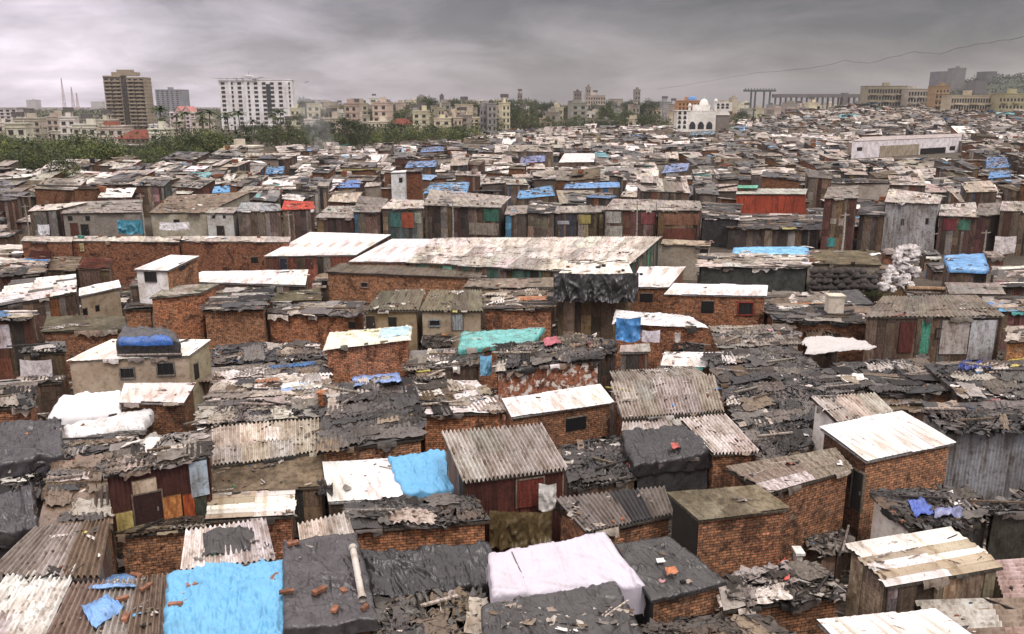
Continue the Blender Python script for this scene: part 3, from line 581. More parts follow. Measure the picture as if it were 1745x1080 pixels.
# ---- black roofs spreading over the right middle ground
for q, z, md, rf, tl in [
  ([(1200,604),(1352,596),(1398,640),(1225,655)], (3.2,2.8), 'dark', 'shack with a wide black felt roof', 'below the white roofed hutch'),
  ([(1232,665),(1355,655),(1400,712),(1262,735)], (3.3,2.8), 'dark', 'shack with a black plastic roof', 'left of the pale corrugated sheets'),
  ([(1265,742),(1372,722),(1392,756),(1300,790)], (3.0,2.6), 'dark', 'small shack of folded black sheets', 'left of the big bright white roof'),
  ([(1310,640),(1450,630),(1490,664),(1370,680)], (3.1,2.8), 'dark', 'shack with a black roof and pale boards', 'above the pale corrugated sheets'),
  ([(1420,620),(1570,616),(1640,668),(1500,674)], (3.0,2.8), 'dark', 'broad flat black roof shack', 'in front of the long green doored shed'),
  ([(1575,622),(1780,618),(1800,676),(1645,682)], (3.3,3.0), 'dark', 'shack with a pole-strewn black roof', 'at the right edge above the grey corrugated wall'),
  ([(700,600),(820,592),(815,622),(695,634)], (2.7,2.5), 'mix', 'low brick shack with mixed scrap roof', 'right of the yellow and white roof'),
  ([(560,600),(568,600),(568,640),(540,640)], (2.6,2.5), 'dark', 'sliver of dark roof', 'left of the yellow and white roofed brick box'),
  ([(370,590),(540,585),(545,612),(360,625)], (2.6,2.4), 'dark', 'shack with a dark junk roof', 'right of the plaster house'),
  ([(350,628),(555,618),(550,640),(345,650)], (2.5,2.3), 'mix', 'shack with jumbled roof', 'in front of the dark junk roof'),
  ([(1300,520),(1478,524),(1482,552),(1318,546)], (3.1,2.9), 'dark', 'dark walled shack with felt roof', 'left of the long green doored shed'),
  ([(1210,560),(1350,556),(1362,588),(1225,594)], (2.6,2.4), 'grey', 'low rubble-topped shack', 'below the long white roof'),
  ([(0,650),(110,640),(105,652),(0,660)], (2.4,2.3), 'grey', 'shack with slatted grey roof', 'under the hanging white cloth'),
  ([(940,586),(1040,580),(1052,600),(1026,606)], (2.9,2.8), 'dark', 'shack edge with black sheets', 'right of the peeling brick house'),
  ]:
    B(rf, tl, q, z, 'patch', 'dark', 'brick' if random.random() < .4 else 'planks', mode=md, lit=.9, wb=q[2][1] + 12)
# ================================================================ MIDDLE GROUND
B('plaster house', 'with two windows and a white roof under dark bundles', [(190,580),(358,580),(322,607),(115,615)], (4.3,4.0), 'sheet', (.8,.77,.72), 'plaster', (.50,.40,.31), 'plaster', (.36,.32,.22), wb=668, lit=.3, ov=.05, parts=[('window',205,625,232,645),('window',268,616,300,640),('opening',332,618,340,645,None,'r')])
B('brown doorway shack', 'at the left edge with a white panel', [(-20,535),(60,533),(50,545),(-20,548)], (4.4,4.3), 'patch', 'rust', 'planks', (.16,.06,.035), wb=640, parts=[('flat',0,552,22,592,(.66,.64,.68))], mode='mix')
B('dark plank shack', 'behind the hanging white cloth', [(40,590),(110,585),(112,600),(36,604)], (3.6,3.5), 'patch', 'dark', 'planks', (.09,.06,.04), wb=655)
B('long brick shack with a mossy felt roof', 'above the plaster house', [(80,540),(212,540),(215,562),(72,566)], (3.4,3.2), 'sheet', (.15,.13,.085), 'brick', (.85,.8,.8), wb=600, mat='cement')
B('tall brick house with pale roof', 'below the white tower house', [(285,488),(372,485),(343,500),(254,508)], (4.6,4.4), 'sheet', (.46,.43,.38), 'brick', (1.15,1.0,.95), wb=585, lit=.2, mat='cement')
B('long brick house with black layered roof', 'right of the tall brick house', [(372,496),(468,490),(450,528),(345,530)], (3.9,3.6), 'patch', 'dark', 'brick', wb=588, mode='dark')
B('small brick annex', 'left of the tall brick house', [(215,520),(262,518),(258,526),(210,528)], (3.4,3.3), 'patch', 'dark', 'brick', wb=562)
B('white tower house', 'with a barred window and brick side', [(290,435),(340,437),(286,462),(228,460)], (6.2,5.9), 'sheet', 'white', 'plaster', (.82,.8,.8), 'brick', wb=520, lit=0, parts=[('window',248,462,268,480,(.06,.05,.05)),('opening',305,448,316,460,None,'r')])
B('shack with a large white flat roof', 'right of the white tower house', [(345,463),(525,460),(520,487),(298,480)], (3.5,3.3), 'sheet', 'white', 'planks', wb=500, lit=.05, pw=6, pl=6)
B('plaster shack with white roof', 'left of the white tower house', [(135,492),(202,478),(206,490),(135,505)], (4.0,3.8), 'sheet', 'white', 'plaster', (.36,.29,.21), wb=545, lit=.1, parts=[('opening',142,525,150,538),('opening',163,520,170,530)])
B('shack with whitewashed ribbed roof', 'at the left edge', [(20,482),(130,470),(126,500),(-20,528)], (3.9,3.6), 'corr', 'white', 'planks', wb=560, ax='s', pitch=.9, amp=.08, alt='dark', altp=.2, mat='white')
B('shack with laundry-littered roof', 'at the left edge below the brick wall', [(-20,440),(80,445),(75,466),(-20,474)], (3.4,3.2), 'patch', 'dark', 'planks', mode='mix', lit=1.8, wb=480)
B('house with a red tiled roof', 'below the long brick wall', [(143,440),(190,440),(187,460),(132,458)], (3.6,3.2), 'tile', 'red', 'planks', wb=468, lit=0)
B('house with a faded orange tiled roof', 'left of the red tiled one', [(52,425),(90,428),(84,450),(42,450)], (3.6,3.3), 'tile', 'red', 'brick', wb=458, lit=0)
B('shack with a low brown roof', 'between the two tiled houses', [(85,438),(140,438),(128,462),(75,460)], (3.1,2.9), 'sheet', 'brown', 'planks', wb=470, mat='cement')
B('white roofed workshop', 'in front of the long brick wall', [(528,396),(666,400),(606,435),(450,437)], (4.0,3.7), 'sheet', 'white', 'planks', (.22,.08,.05), 'planks', wb=460, lit=0, pw=9, pl=12, parts=[('door',478,440,490,458,(.03,.03,.06)),('door',520,440,534,458,(.13,.04,.03))])
B('long workshop end with bright white roof', 'right of the white roofed workshop', [(668,408),(742,408),(694,447),(594,446)], (4.2,3.9), 'sheet', 'white', 'brick', wb=450, lit=0, pw=9, pl=12)
B('long workshop with pale grey corrugated roof', 'and a green wall across the middle', [(742,408),(1125,405),(1050,468),(696,448)], (4.2,3.9), 'corr', (.64,.60,.57), 'planks', (.10,.22,.17), wb=475, sl=5, alt='lgrey', altp=.3, lit=.35)
B('long brick house with brown corrugated roof', 'in front of the long workshop', [(582,450),(826,452),(816,474),(555,464)], (3.6,3.3), 'corr', (.16,.13,.10), 'brick', wb=512, lit=.1, parts=[('window',615,480,628,490,(.5,.35,.3)),('opening',549,478,558,486)])
B('brick shack with mossy roof', 'left of the open-sided plaster houses', [(470,500),(545,492),(548,512),(455,514)], (3.4,3.2), 'sheet', 'moss', 'brick', wb=530, mat='cement')
B('brick house with a grey felt roof', 'below the mossy roofs', [(470,520),(622,516),(604,540),(456,536)], (3.2,3.0), 'patch', 'grey', 'brick', (1.15,1.,.95), wb=578, mode='grey', lit=.6, parts=[('opening',594,548,606,560)])
B('plaster house with mossy roof and dark doorway', 'left one of the mossy pair', [(650,498),(724,494),(712,530),(624,530)], (3.7,3.4), 'corr', (.15,.13,.09), 'plaster', (.28,.21,.13), wb=568, sl=5, parts=[('opening',662,540,676,556),('door',625,538,640,566,(.03,.02,.02))])
B('plaster house with mossy roof and blue framed window', 'right one of the mossy pair', [(735,496),(820,496),(822,530),(716,530)], (3.7,3.4), 'corr', (.17,.15,.10), 'plaster', (.40,.33,.24), wb=570, sl=5, parts=[('window',731,544,751,556,(.35,.45,.5)),('door',771,535,789,562,(.4,.45,.48))])
B('brick shack with flat mossy roof', 'right of the mossy pair', [(828,498),(945,492),(942,526),(824,528)], (3.6,3.4), 'patch', 'moss', 'brick', (1.1,1,1), wb=572, mode='brown')
B('shack with brown felt roof strip', 'behind the flat mossy roof', [(800,476),(950,474),(945,490),(790,490)], (3.6,3.4), 'sheet', (.2,.16,.12), 'planks', wb=498)
B('brick box with a yellow stained white roof', 'in the middle of the picture', [(562,568),(700,556),(697,576),(553,593)], (4.0,3.8), 'tarp', (.78,.75,.6), 'brick', (1.15,1,.95), wb=640, lit=.2, amp=.05, drape=.12)
B('brick shack with a turquoise plastic roof', 'right of the yellow stained roof', [(788,568),(926,560),(906,584),(784,594)], (3.3,3.1), 'tarp', (.14,.42,.40), 'brick', wb=598, amp=.15, lit=.3)
B('tall hut with a black tarpaulin band', 'and worn plank walls in the centre', [(975,446),(1066,440),(1078,468),(948,470)], (5.7,5.5), 'sheet', (.7,.66,.62), 'planks', (.26,.2,.12), wb=565, lit=.6)
B('brick shack with a white trapezoid roof', 'right of the tall hut', [(1090,455),(1168,455),(1140,490),(1074,490)], (3.9,3.6), 'sheet', 'white', 'brick', (.7,.65,.6), wb=530, lit=.05, pw=6, pl=6, parts=[('opening',1090,500,1112,514)])
B('brick house with a long white roof', 'and a red shuttered window', [(1148,484),(1308,487),(1306,505),(1132,502)], (4.3,4.1), 'sheet', 'white', 'brick', (.9,.8,.75), wb=560, lit=.05, pw=9, pl=6, parts=[('window',1256,514,1283,537,(.4,.05,.03)),('opening',1194,513,1216,533)])
B('brick shack with a sagging white roof', 'and a blue plastic corner', [(1050,530),(1176,540),(1204,557),(1046,549)], (3.6,3.4), 'tarp', 'white', 'brick', wb=585, amp=.12, drape=.1, lit=.5)
B('shack with a blue sheet ridge', 'above the dark canopy', [(1252,422),(1376,420),(1378,434),(1248,434)], (3.4,3.2), 'tarp', (.2,.5,.8), 'planks', amp=.1, wb=445, lit=.2)
B('shack with a drooping black canopy', 'behind the long white roof', [(1195,434),(1378,436),(1376,458),(1192,456)], (3.5,3.3), 'patch', 'grey', 'tarp', (.07,.075,.07), wb=492, mode='pale', lit=.8)
B('low grey block wall shed', 'right of the long workshop', [(1130,408),(1212,412),(1210,420),(1126,416)], (3.6,3.5), 'sheet', 'tan', 'plaster', (.38,.33,.27), wb=445, parts=[('opening',1192,424,1206,438)])
B('shed with an olive mossy roof', 'right of the drooping black canopy', [(1388,426),(1490,428),(1502,452),(1380,450)], (3.5,3.2), 'sheet', (.17,.135,.08), 'plaster', (.25,.22,.18), wb=480, mat='cement')
B('shack with a pale rubble roof', 'left of the white chimney block', [(1310,500),(1400,500),(1420,520),(1300,522)], (2.8,2.6), 'patch', 'pink', 'planks', mode='pale', lit=2, wb=528)
B('long shed with a green door', 'and patchwork metal walls at right', [(1505,508),(1662,505),(1712,540),(1474,541)], (4.0,3.7), 'corr', (.2,.17,.14), 'planks', (.14,.10,.075), wb=615, pitch=.3, lit=.5, ax='t',
  parts=[('door',1560,545,1580,602,(.10,.42,.30)),('flat',1598,545,1645,602,(.46,.45,.42)),('panel',1645,545,1688,612,(.55,.57,.60)),('window',1592,558,1644,576,(.04,.04,.04)),('rustpanel',1528,548,1552,600,(.12,.03,.02))])
B('shack with a grey ribbed roof', 'behind the long green doored shed', [(1610,484),(1700,484),(1715,503),(1620,503)], (3.4,3.2), 'corr', 'grey', 'planks', ax='s', wb=508)
B('hutch with a square green window box', 'below the sagging white roof', [(1058,590),(1106,588),(1108,600),(1056,602)], (3.5,3.4), 'sheet', 'lgrey', 'planks', (.25,.3,.25), wb=635, parts=[('opening',1068,604,1088,624)], lit=0)
B('low shack with a wedge of white roof', 'right of the green window hutch', [(1132,602),(1240,602),(1252,627),(1126,624)], (3.0,2.8), 'sheet', 'white', 'planks', wb=632, lit=.8, pw=6, pl=5)
B('shack with rubble and white scraps on top', 'left of the white sack heap', [(1500,455),(1560,456),(1555,470),(1496,470)], (2.6,2.5), 'patch', 'dark', 'planks', lit=2, mode='mix', wb=480)
B('shack with a steel blue plastic roof', 'behind the slatted timber stack', [(1610,436),(1676,434),(1684,460),(1618,458)], (3.3,3.1), 'tarp', (.16,.36,.66), 'planks', wb=470, amp=.2)
B('shack with a blue rag roof', 'at the right edge behind the long shed', [(1675,508),(1780,508),(1790,532),(1700,532)], (3.0,2.8), 'patch', 'deep', 'planks', mode='mix', wb=545, lit=1.2)
B('shack with a white box on its roof', 'at the right edge', [(1690,455),(1780,455),(1790,488),(1700,490)], (3.3,3.0), 'patch', 'dark', 'planks', mode='mix', wb=500)
B('reddish walled shack', 'at the right edge right of the long shed', [(1716,560),(1790,556),(1800,580),(1716,584)], (3.3,3.1), 'patch', 'pink', 'brick', mode='pale', wb=615, lit=1.2)
# long brick walls
for u0, u1, rf, tl in [(36,122,'short stretch of brick wall','at the left behind the tiled houses'),(122,305,'long stretch of brick wall','with a pale coping behind the white tower house'),(307,492,'stretch of brick wall','behind the white flat roof')]:
    B(rf, tl, [(u0+6,403),(u1+3,404),(u1,413),(u0,411)], (4.4,4.25), 'sheet', (.5,.46,.42), 'brick', (.72,.62,.62), wb=450, name='brick_shed', cat='shed', ov=.05, lit=.3, parts=[('flat',138,414,145,428,(.7,.62,.4))] if u0 == 122 else ([('opening',428,438,440,448)] if u0 == 307 else []))
# ================================================================ ROW OF TALLER SHANTIES ACROSS THE MIDDLE
row = [
 ([(62,350),(150,345),(96,358),(48,360)], 'pale', 'planks', (.4,.36,.33), 402, 'shanty on white posts', 'at the left of the far row', []),
 ([(122,345),(242,341),(240,362),(105,364)], 'grey', 'plaster', (.36,.31,.26), 402, 'plaster shanty with two doors', 'in the far row', [('door',122,380,135,401,(.2,.06,.04)),('door',140,382,153,402,(.02,.02,.02)),('opening',116,368,124,376),('opening',146,368,154,376)]),
 ([(290,335),(426,328),(352,362),(255,363)], 'brown', 'plaster', (.62,.55,.38), 398, 'cream shanty under a wide brown roof', 'in the far row', [('opening',296,374,306,379)]),
 ([(362,355),(408,354),(398,364),(350,363)], 'lgrey', 'plaster', (.75,.75,.72), 402, 'small white hut', 'with a dark door in the far row', [('door',371,385,383,401,(.05,.04,.04)),('opening',362,367,367,372),('opening',380,367,385,372)]),
 ([(412,345),(476,348),(480,360),(404,361)], 'steel', 'planks', (.3,.2,.15), 404, 'shanty with a bluish roof', 'right of the small white hut', []),
 ([(485,343),(534,344),(536,357),(480,358)], 'brightred', 'planks', (.22,.12,.09), 404, 'shanty with a salmon red roof', 'in the far row', []),
 ([(560,352),(612,352),(602,372),(538,371)], 'lgrey', 'planks', (.14,.06,.05), 404, 'dark red shanty with a grey roof', 'above the white roofed workshop', []),
 ([(612,335),(662,340),(648,362),(602,362)], 'grey', 'planks', (.26,.15,.1), 404, 'shanty with brown shutters', 'right of the dark red shanty', []),
 ([(668,340),(722,342),(722,356),(650,356)], 'pale', 'planks', (.12,.2,.2), 404, 'shanty hung with teal and orange cloths', 'in the far row', [('flat',666,362,682,386,(.08,.25,.25)),('flat',686,362,706,388,(.55,.12,.05)),('flat',708,362,718,380,(.5,.6,.5))]),
 ([(735,324),(870,336),(850,354),(722,350)], 'lgrey', 'planks', (.14,.09,.07), 404, 'wide dark shanty with a pale grey roof', 'and a green upper wall', [('flat',825,356,850,377,(.05,.22,.15)),('flat',800,380,850,400,(.36,.32,.28))]),
 ([(865,352),(900,350),(898,364),(860,366)], 'lgrey', 'planks', (.2,.14,.1), 404, 'narrow shanty with a grey roof', 'right of the green upper wall', []),
 ([(905,342),(955,348),(945,364),(898,363)], 'dark', 'planks', (.22,.17,.11), 404, 'shanty with an olive board wall', 'in the far row', []),
 ([(950,352),(985,352),(984,363),(945,363)], 'lgrey', 'planks', (.08,.09,.14), 404, 'dark shanty with a small white window', 'in the far row', [('flat',950,376,970,382,(.6,.62,.7))]),
 ([(985,350),(1032,352),(1030,362),(984,363)], 'grey', 'planks', (.35,.3,.1), 404, 'shanty with mustard yellow boards', 'in the far row', [('flat',986,366,1006,381,(.5,.45,.15))]),
 ([(1045,340),(1120,342),(1120,359),(1030,358)], 'lgrey', 'planks', (.3,.1,.08), 408, 'two storey shanty with a white upper panel', 'behind a pole', [('flat',1033,360,1058,380,(.66,.63,.6)),('flat',1033,385,1060,403,(.6,.57,.53)),('flat',1092,362,1116,382,(.35,.1,.1))]),
 ([(1120,342),(1192,343),(1196,359),(1121,359)], 'lgrey', 'planks', (.32,.13,.09), 412, 'two storey shanty with an orange brown upper wall', 'and red lower wall', [('flat',1130,364,1190,383,(.35,.17,.1)),('flat',1131,389,1184,411,(.2,.06,.035))]),
 ([(1200,345),(1262,350),(1258,375),(1196,372)], 'dark', 'tarp', (.06,.055,.055), 415, 'shanty wrapped in black sheeting', 'left of the orange red shed', []),
 ([(1250,366),(1400,366),(1398,392),(1240,390)], 'dark', 'planks', (.09,.07,.06), 420, 'low shanty with a wide black roof', 'in front of the orange red shed', []),
 ([(1412,320),(1462,318),(1462,338),(1404,338)], 'grey', 'planks', (.2,.05,.035), 425, 'tall red shanty with a ribbed roof', 'behind a white pole', [('flat',1414,372,1424,381,(.6,.55,.5)),('flat',1428,372,1436,384,(.6,.55,.5)),('flat',1408,405,1422,420,(.08,.4,.4))]),
 ([(1468,345),(1512,348),(1508,368),(1464,366)], 'dark', 'planks', (.12,.09,.08), 425, 'dark shanty hung with clothes', 'right of the white pole', []),
 ([(1516,322),(1606,334),(1600,348),(1508,345)], 'pale', 'corr', (.50,.50,.53), 425, 'shanty clad in pale corrugated metal', 'in the far row at right', [('opening',1535,373,1540,384),('opening',1576,372,1583,382)]),
 ([(1604,350),(1662,346),(1668,370),(1600,368)], 'pale', 'planks', (.2,.07,.06), 428, 'shanty with a white roof and green red front', 'at right', [('flat',1632,374,1652,392,(.1,.3,.2)),('flat',1606,372,1628,392,(.25,.04,.05))]),
 ([(1668,348),(1705,346),(1708,366),(1664,368)], 'grey', 'planks', (.2,.04,.04), 428, 'shanty with a maroon front', 'near the right edge', []),
 ([(1708,344),(1790,344),(1790,360),(1704,360)], 'lgrey', 'planks', (.25,.17,.09), 430, 'shanty with a brown front', 'at the right edge', []),
]
for q, col, wk, wcol, wb, rf, tl, parts in row:
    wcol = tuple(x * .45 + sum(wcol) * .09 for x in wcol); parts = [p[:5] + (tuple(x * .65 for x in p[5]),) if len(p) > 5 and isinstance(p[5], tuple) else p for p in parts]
    far0 = 17 / math.tan(math.atan((wb + 6 - 540) / F) + TILT)      # ground distance of the front
    vf = (q[2][1] + q[3][1]) / 2; zf = 17 - far0 * math.tan(math.atan((vf - 540) / F) + TILT)
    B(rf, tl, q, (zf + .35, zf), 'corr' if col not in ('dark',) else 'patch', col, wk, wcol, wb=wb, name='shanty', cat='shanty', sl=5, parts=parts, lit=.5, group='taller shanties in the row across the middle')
B('orange red metal shed', 'with a pale green roof strip behind the row', [(1258,322),(1376,322),(1373,331),(1254,331)], (5.0,4.9), 'sheet', (.4,.42,.38), 'corr', (.42,.07,.03), wb=366, lit=0)
B('long white shed with three openings', 'in the far field at right', [(1470,234),(1640,228),(1638,233),(1452,241)], (5.6,5.5), 'sheet', (.5,.45,.45), 'plaster', (.82,.78,.84), wb=270, lit=0, name='shed', cat='shed', parts=[('opening',1460,251,1469,257),('flat',1498,247,1564,266,(.4,.36,.28)),('opening',1567,252,1610,267),('opening',1618,249,1627,256)])
B('white cube hut', 'beside a brown brick wall in the far field', [(672,291),(694,290),(690,294),(665,295)], (6.0,5.9), 'sheet', 'white', 'plaster', (.75,.78,.82), wb=322, lit=0, parts=[('opening',680,303,686,311)])
B('brown brick block', 'right of the white cube hut', [(696,290),(720,288),(718,293),(691,294)], (5.8,5.7), 'patch', 'dark', 'brick', (.6,.45,.4), wb=322)
B('shed with a cream tin roof', 'in the far field centre', [(962,262),(1016,262),(1012,276),(952,277)], (4.3,3.7), 'sheet', 'white', 'planks', wb=284, lit=0)
B('shed with a green tin roof strip', 'above the orange red metal shed', [(1258,316),(1292,316),(1290,321),(1256,321)], (5.6,5.4), 'sheet', (.1,.35,.25), 'planks', wb=326, lit=0)
for q, c, rf, tl in [
 ([(735,312),(800,310),(795,328),(722,328)], (.16,.42,.75), 'shack under a light blue plastic sheet', 'behind the wide dark shanty'),
 ([(885,325),(940,316),(945,332),(880,338)], (.10,.35,.68), 'shack under blue plastic and rags', 'in the far field centre'),
 ([(965,312),(1055,310),(1056,318),(962,320)], (.14,.34,.7), 'shack under a long blue strip', 'behind the two storey shanties'),
 ([(1135,280),(1175,278),(1170,290),(1128,294)], (.3,.42,.8), 'shack under a pale blue sheet', 'in the far field right of centre'),
 ([(1682,268),(1715,268),(1720,284),(1680,286)], (.10,.32,.75), 'shack under a domed blue tarpaulin', 'in the far field at right'),
 ([(1688,292),(1720,290),(1722,300),(1684,303)], (.12,.35,.75), 'shack under a flat blue tarpaulin', 'below the domed blue one'),
 ([(1180,224),(1220,222),(1218,228),(1172,230)], (.3,.55,.75), 'shack under pale turquoise plastic', 'in front of the white mosque'),
 ([(888,268),(930,264),(928,274),(886,278)], (.25,.32,.68), 'shack under periwinkle plastic', 'left of the cream tin roof'),
 ([(720,252),(758,248),(756,256),(716,259)], (.15,.3,.65), 'shack under navy and blue plastic', 'by the trees in the far field'),
 ([(578,308),(615,307),(612,318),(575,319)], (.07,.2,.6), 'shack under deep blue plastic', 'left of the white cube hut'),
 ([(695,276),(745,273),(742,283),(690,285)], (.2,.35,.7), 'shack under a soft blue sheet', 'behind the white cube hut'),
 ([(365,318),(392,316),(390,326),(362,328)], (.08,.35,.7), 'shack with a blue plastic cap', 'behind the wide brown roof'),
 ([(455,285),(485,283),(482,294),(452,296)], (.09,.3,.6), 'shack under dark blue plastic', 'below the smoke'),
 ]:
    z = 3.4; B(rf, tl, q, (z + .7, z), 'tarp', tuple(x * .72 + .02 for x in c), 'planks', amp=.1, drape=.12, lit=1.6, wb=q[2][1] + 5)
# ================================================================ helpers for things lying on roofs
def inpoly(p, Q):
    x, y = p[0], p[1]; c = False; n = len(Q)
    for i in range(n):
        x1, y1 = Q[i][0], Q[i][1]; x2, y2 = Q[i - 1][0], Q[i - 1][1]
        if (y1 > y) != (y2 > y) and x < (x2 - x1) * (y - y1) / (y2 - y1) + x1: c = not c
    return c
def hit(u, v, up=.12, dflt=1.0):
    best = None
    for S in HAND:
        if inpoly((u, v), S.scr):
            C = S.C; r = ray(u, v); n = np.cross(C[1] - C[0], C[3] - C[0]); k = np.dot(n, C[0] - CAM) / np.dot(n, r)
            if best is None or k < best: best = k
    p = CAM + ray(u, v) * best if best else P(u, v, dflt)
    return p + np.array([0, 0, up])
def drape(name, label, quad, col, amp=.12, up=.1, dr=.08, cat='tarpaulin', mat='tarp', dflt=1.2, group=None):
    C = [hit(u, v, up, dflt) for u, v in quad]; zm = np.mean([c[2] for c in C])
    for c in C: c[2] = zm * .0 + c[2]
    mb = MB(); ls = np.linalg.norm(C[1] - C[0]); lt = np.linalg.norm(C[3] - C[0]); n, m = int(ls / .07) + 4, int(lt / .07) + 4
    s = np.linspace(0, 1, n)[:, None] * np.ones((1, m)); t = np.linspace(0, 1, m)[None, :] * np.ones((n, 1)); sd = random.random() * 50
    s2 = s + .10 * (vn(s * 3, t * 3, sd) - .5); t2 = t + .12 * (vn(s * 3 + 5, t * 3, sd) - .5)
    G = bil(C, s2, t2); e = np.minimum(np.minimum(s, 1 - s) * ls, np.minimum(t, 1 - t) * lt)
    G[..., 2] += amp * crumple(s * ls * .9 + sd, t * lt * .9, sd) - dr * np.clip(1 - e / .12, 0, 1)
    mb.grid(G[:, ::-1], CN[col] if isinstance(col, str) else col, mat, True)
    G2 = G.copy(); G2[..., 2] -= .02; mb.grid(G2, CN[col] if isinstance(col, str) else col, mat, True)
    return single(mb, name, sum(C) / 4, label, cat, group)
def hang(name, label, u0, v0, u1, v1, d, col, cat='cloth', amp=.2, mat='tarp', group=None):
    a, b = PD(u0, v0, d), PD(u1, v0, d); zb = PD(u0, v1, d)[2]; L = np.linalg.norm(b - a); dd = (b - a) / L; n = np.array([dd[1], -dd[0], 0])
    k, m = int(L / .07) + 4, int(abs(a[2] - zb) / .09) + 4; s = np.linspace(0, 1, k)[:, None] * np.ones((1, m)); t = np.linspace(0, 1, m)[None, :] * np.ones((k, 1)); sd = random.random() * 50
    G = a + dd * (s * L)[..., None] + n * (amp * crumple(s * L * 1.6 + sd, t * .8, sd) * (.3 + .7 * t))[..., None]
    G[..., 2] = a[2] + (zb - a[2]) * t * (1 - .15 * vn(s * 4, s * 0, sd)) - .08 * np.sin(s * 3.14); mb = MB()
    mb.grid(G[:, ::-1], CN[col] if isinstance(col, str) else col, mat, True); G2 = G - n * .02; mb.grid(G2, CN[col] if isinstance(col, str) else col, mat, True)
    return single(mb, name, (a + b) / 2, label, cat, group)
# ---------------------------------------------------------------- things lying about
def copy1(src, loc, label=None, rz=None, sc=None, group=None):
    o = src.copy(); COL.objects.link(o); o.location = [float(q) for q in loc]
    if rz is not None: o.rotation_euler = (0, 0, rz)
    if sc is not None: o.scale = sc if hasattr(sc, '__len__') else (sc,) * 3
    if label: o['label'] = label
    if group: o['group'] = group
    return o
bk = MB(); bk.cbox((0, 0, -.05), .36, .17, .10, 0, (.42, .19, .12), 'cement')
brick0 = None
for lab, pts in [('loose orange brick weighing down the sky blue tarpaulin', [(330,1006),(448,1016),(470,994),(300,1040)]),
                 ('loose orange brick weighing down the wrinkled dark grey tarpaulin', [(484,950),(489,1018),(545,1016),(586,1016),(571,1048),(622,1045),(500,935)]),
                 ('loose brick on the brown corrugated roof at bottom left', [(210,1030),(232,988),(185,994),(216,1062),(250,1010)])]:
    for u, v in pts:
        p = hit(u, v, .2)
        if brick0 is None: brick0 = single(bk, 'loose_brick', (0, 0, 0), lab, 'brick', 'loose bricks holding down tarpaulins'); o = brick0; o.location = [float(q) for q in p]; o.rotation_euler = (0, 0, .4)
        else: copy1(brick0, p, lab, random.uniform(-1.5, 1.5), (random.uniform(.6, 1.2), random.uniform(.7, 1.2), random.uniform(.7, 1.3)))
drape('blue_tarp_piece', 'faded blue plastic strip on the brown corrugated roof, upper one', [(150,992),(225,986),(235,1004),(148,1010)], (.20,.36,.66), up=.14)
drape('blue_tarp_piece', 'crumpled blue plastic sheet lying low on the brown corrugated roof', [(140,1048),(185,1030),(215,1042),(165,1085)], (.17,.34,.66), .3, up=.14)
drape('blue_tarp_piece', 'pale blue plastic bundle on the rumpled white sheeting', [(190,712),(262,702),(266,722),(186,735)], (.30,.52,.72), .4)
drape('blue_tarp_piece', 'dusty blue plastic along the top of the dark layered roof', [(602,650),(684,645),(684,658),(600,666)], (.22,.32,.6), .2, up=.25)
drape('blue_tarp_piece', 'small blue rag on the pale scrap roof', [(480,660),(520,656),(530,666),(478,672)], (.25,.36,.6), .2)
drape('white_sheet', 'small square white sheet lying on the beige corrugated roof', [(452,729),(479,729),(480,751),(454,753)], 'white', .03, mat='white')
drape('white_sheet', 'white bleached sheet patch on the bottom left corrugated roof', [(30,1000),(75,1000),(60,1050),(5,1060)], 'white', .05, mat='white')
drape('torn_white_sheet', 'torn white sheet covering the left half of the rusty red shack roof', [(205,770),(275,752),(250,790),(180,812)], (.75,.72,.7), .12, up=.2, mat='white')
drape('blue_rag', 'deep blue rags on the cluttered roof below the bright white one', [(1545,862),(1575,857),(1590,880),(1560,892)], (.07,.12,.42), .4, cat='rag')
drape('blue_rag', 'dusty violet rag at the edge of the cluttered roof', [(1590,876),(1640,872),(1640,885),(1590,892)], (.22,.24,.42), .3, cat='rag')
drape('blue_rag', 'navy rags in front of the long shed with the green door', [(1640,622),(1695,618),(1690,632),(1632,636)], (.06,.09,.32), .3, cat='rag')
drape('yellow_sheet', 'yellow plastic sheet at the right edge', [(1715,614),(1760,612),(1775,628),(1722,628)], 'yellow', .2)
drape('white_tarp', 'heaped white tarpaulin in front of the long green doored shed', [(1366,584),(1455,586),(1500,602),(1372,612)], (.46,.43,.42), .22, up=.3, dflt=2.2, mat='plastic')
drape('red_scrap', 'red plastic scrap on the shiny black tarpaulin', [(1142,764),(1154,762),(1158,770),(1146,773)], (.5,.1,.08), .05, cat='scrap', up=.3)
drape('white_scrap', 'small white scrap on the black felt roof of the brick shack', [(1118,958),(1130,956),(1134,963),(1120,965)], 'white', .04, cat='scrap', up=.2, mat='white')
drape('orange_scrap', 'orange rag on the black felt roof of the brick shack', [(1132,976),(1150,972),(1156,984),(1136,988)], (.5,.17,.07), .12, cat='scrap', up=.2)
drape('red_rag', 'red rags on the heap left of the plain white roof', [(1312,975),(1338,965),(1344,990),(1322,998)], (.5,.08,.06), .35, cat='rag')
drape('pink_rag', 'dusty red rag on the upper roof of the peeling house', [(925,588),(950,583),(956,592),(930,598)], (.4,.1,.13), .25, cat='rag', up=.25)
drape('pink_rag', 'dark pink rag at the right end of the peeling house roof', [(1000,590),(1020,585),(1022,598),(1004,603)], (.35,.1,.13), .25, cat='rag', up=.25)
drape('light_blue_sheet', 'light blue sheet at the right end of the yellow stained roof', [(648,562),(698,557),(697,572),(648,578)], (.45,.66,.78), .06, up=.12)
drape('yellow_stain_sheet', 'yellowed plastic sheet hanging over the brick box roof', [(590,572),(645,566),(646,584),(592,592)], (.66,.6,.28), .12, up=.1)
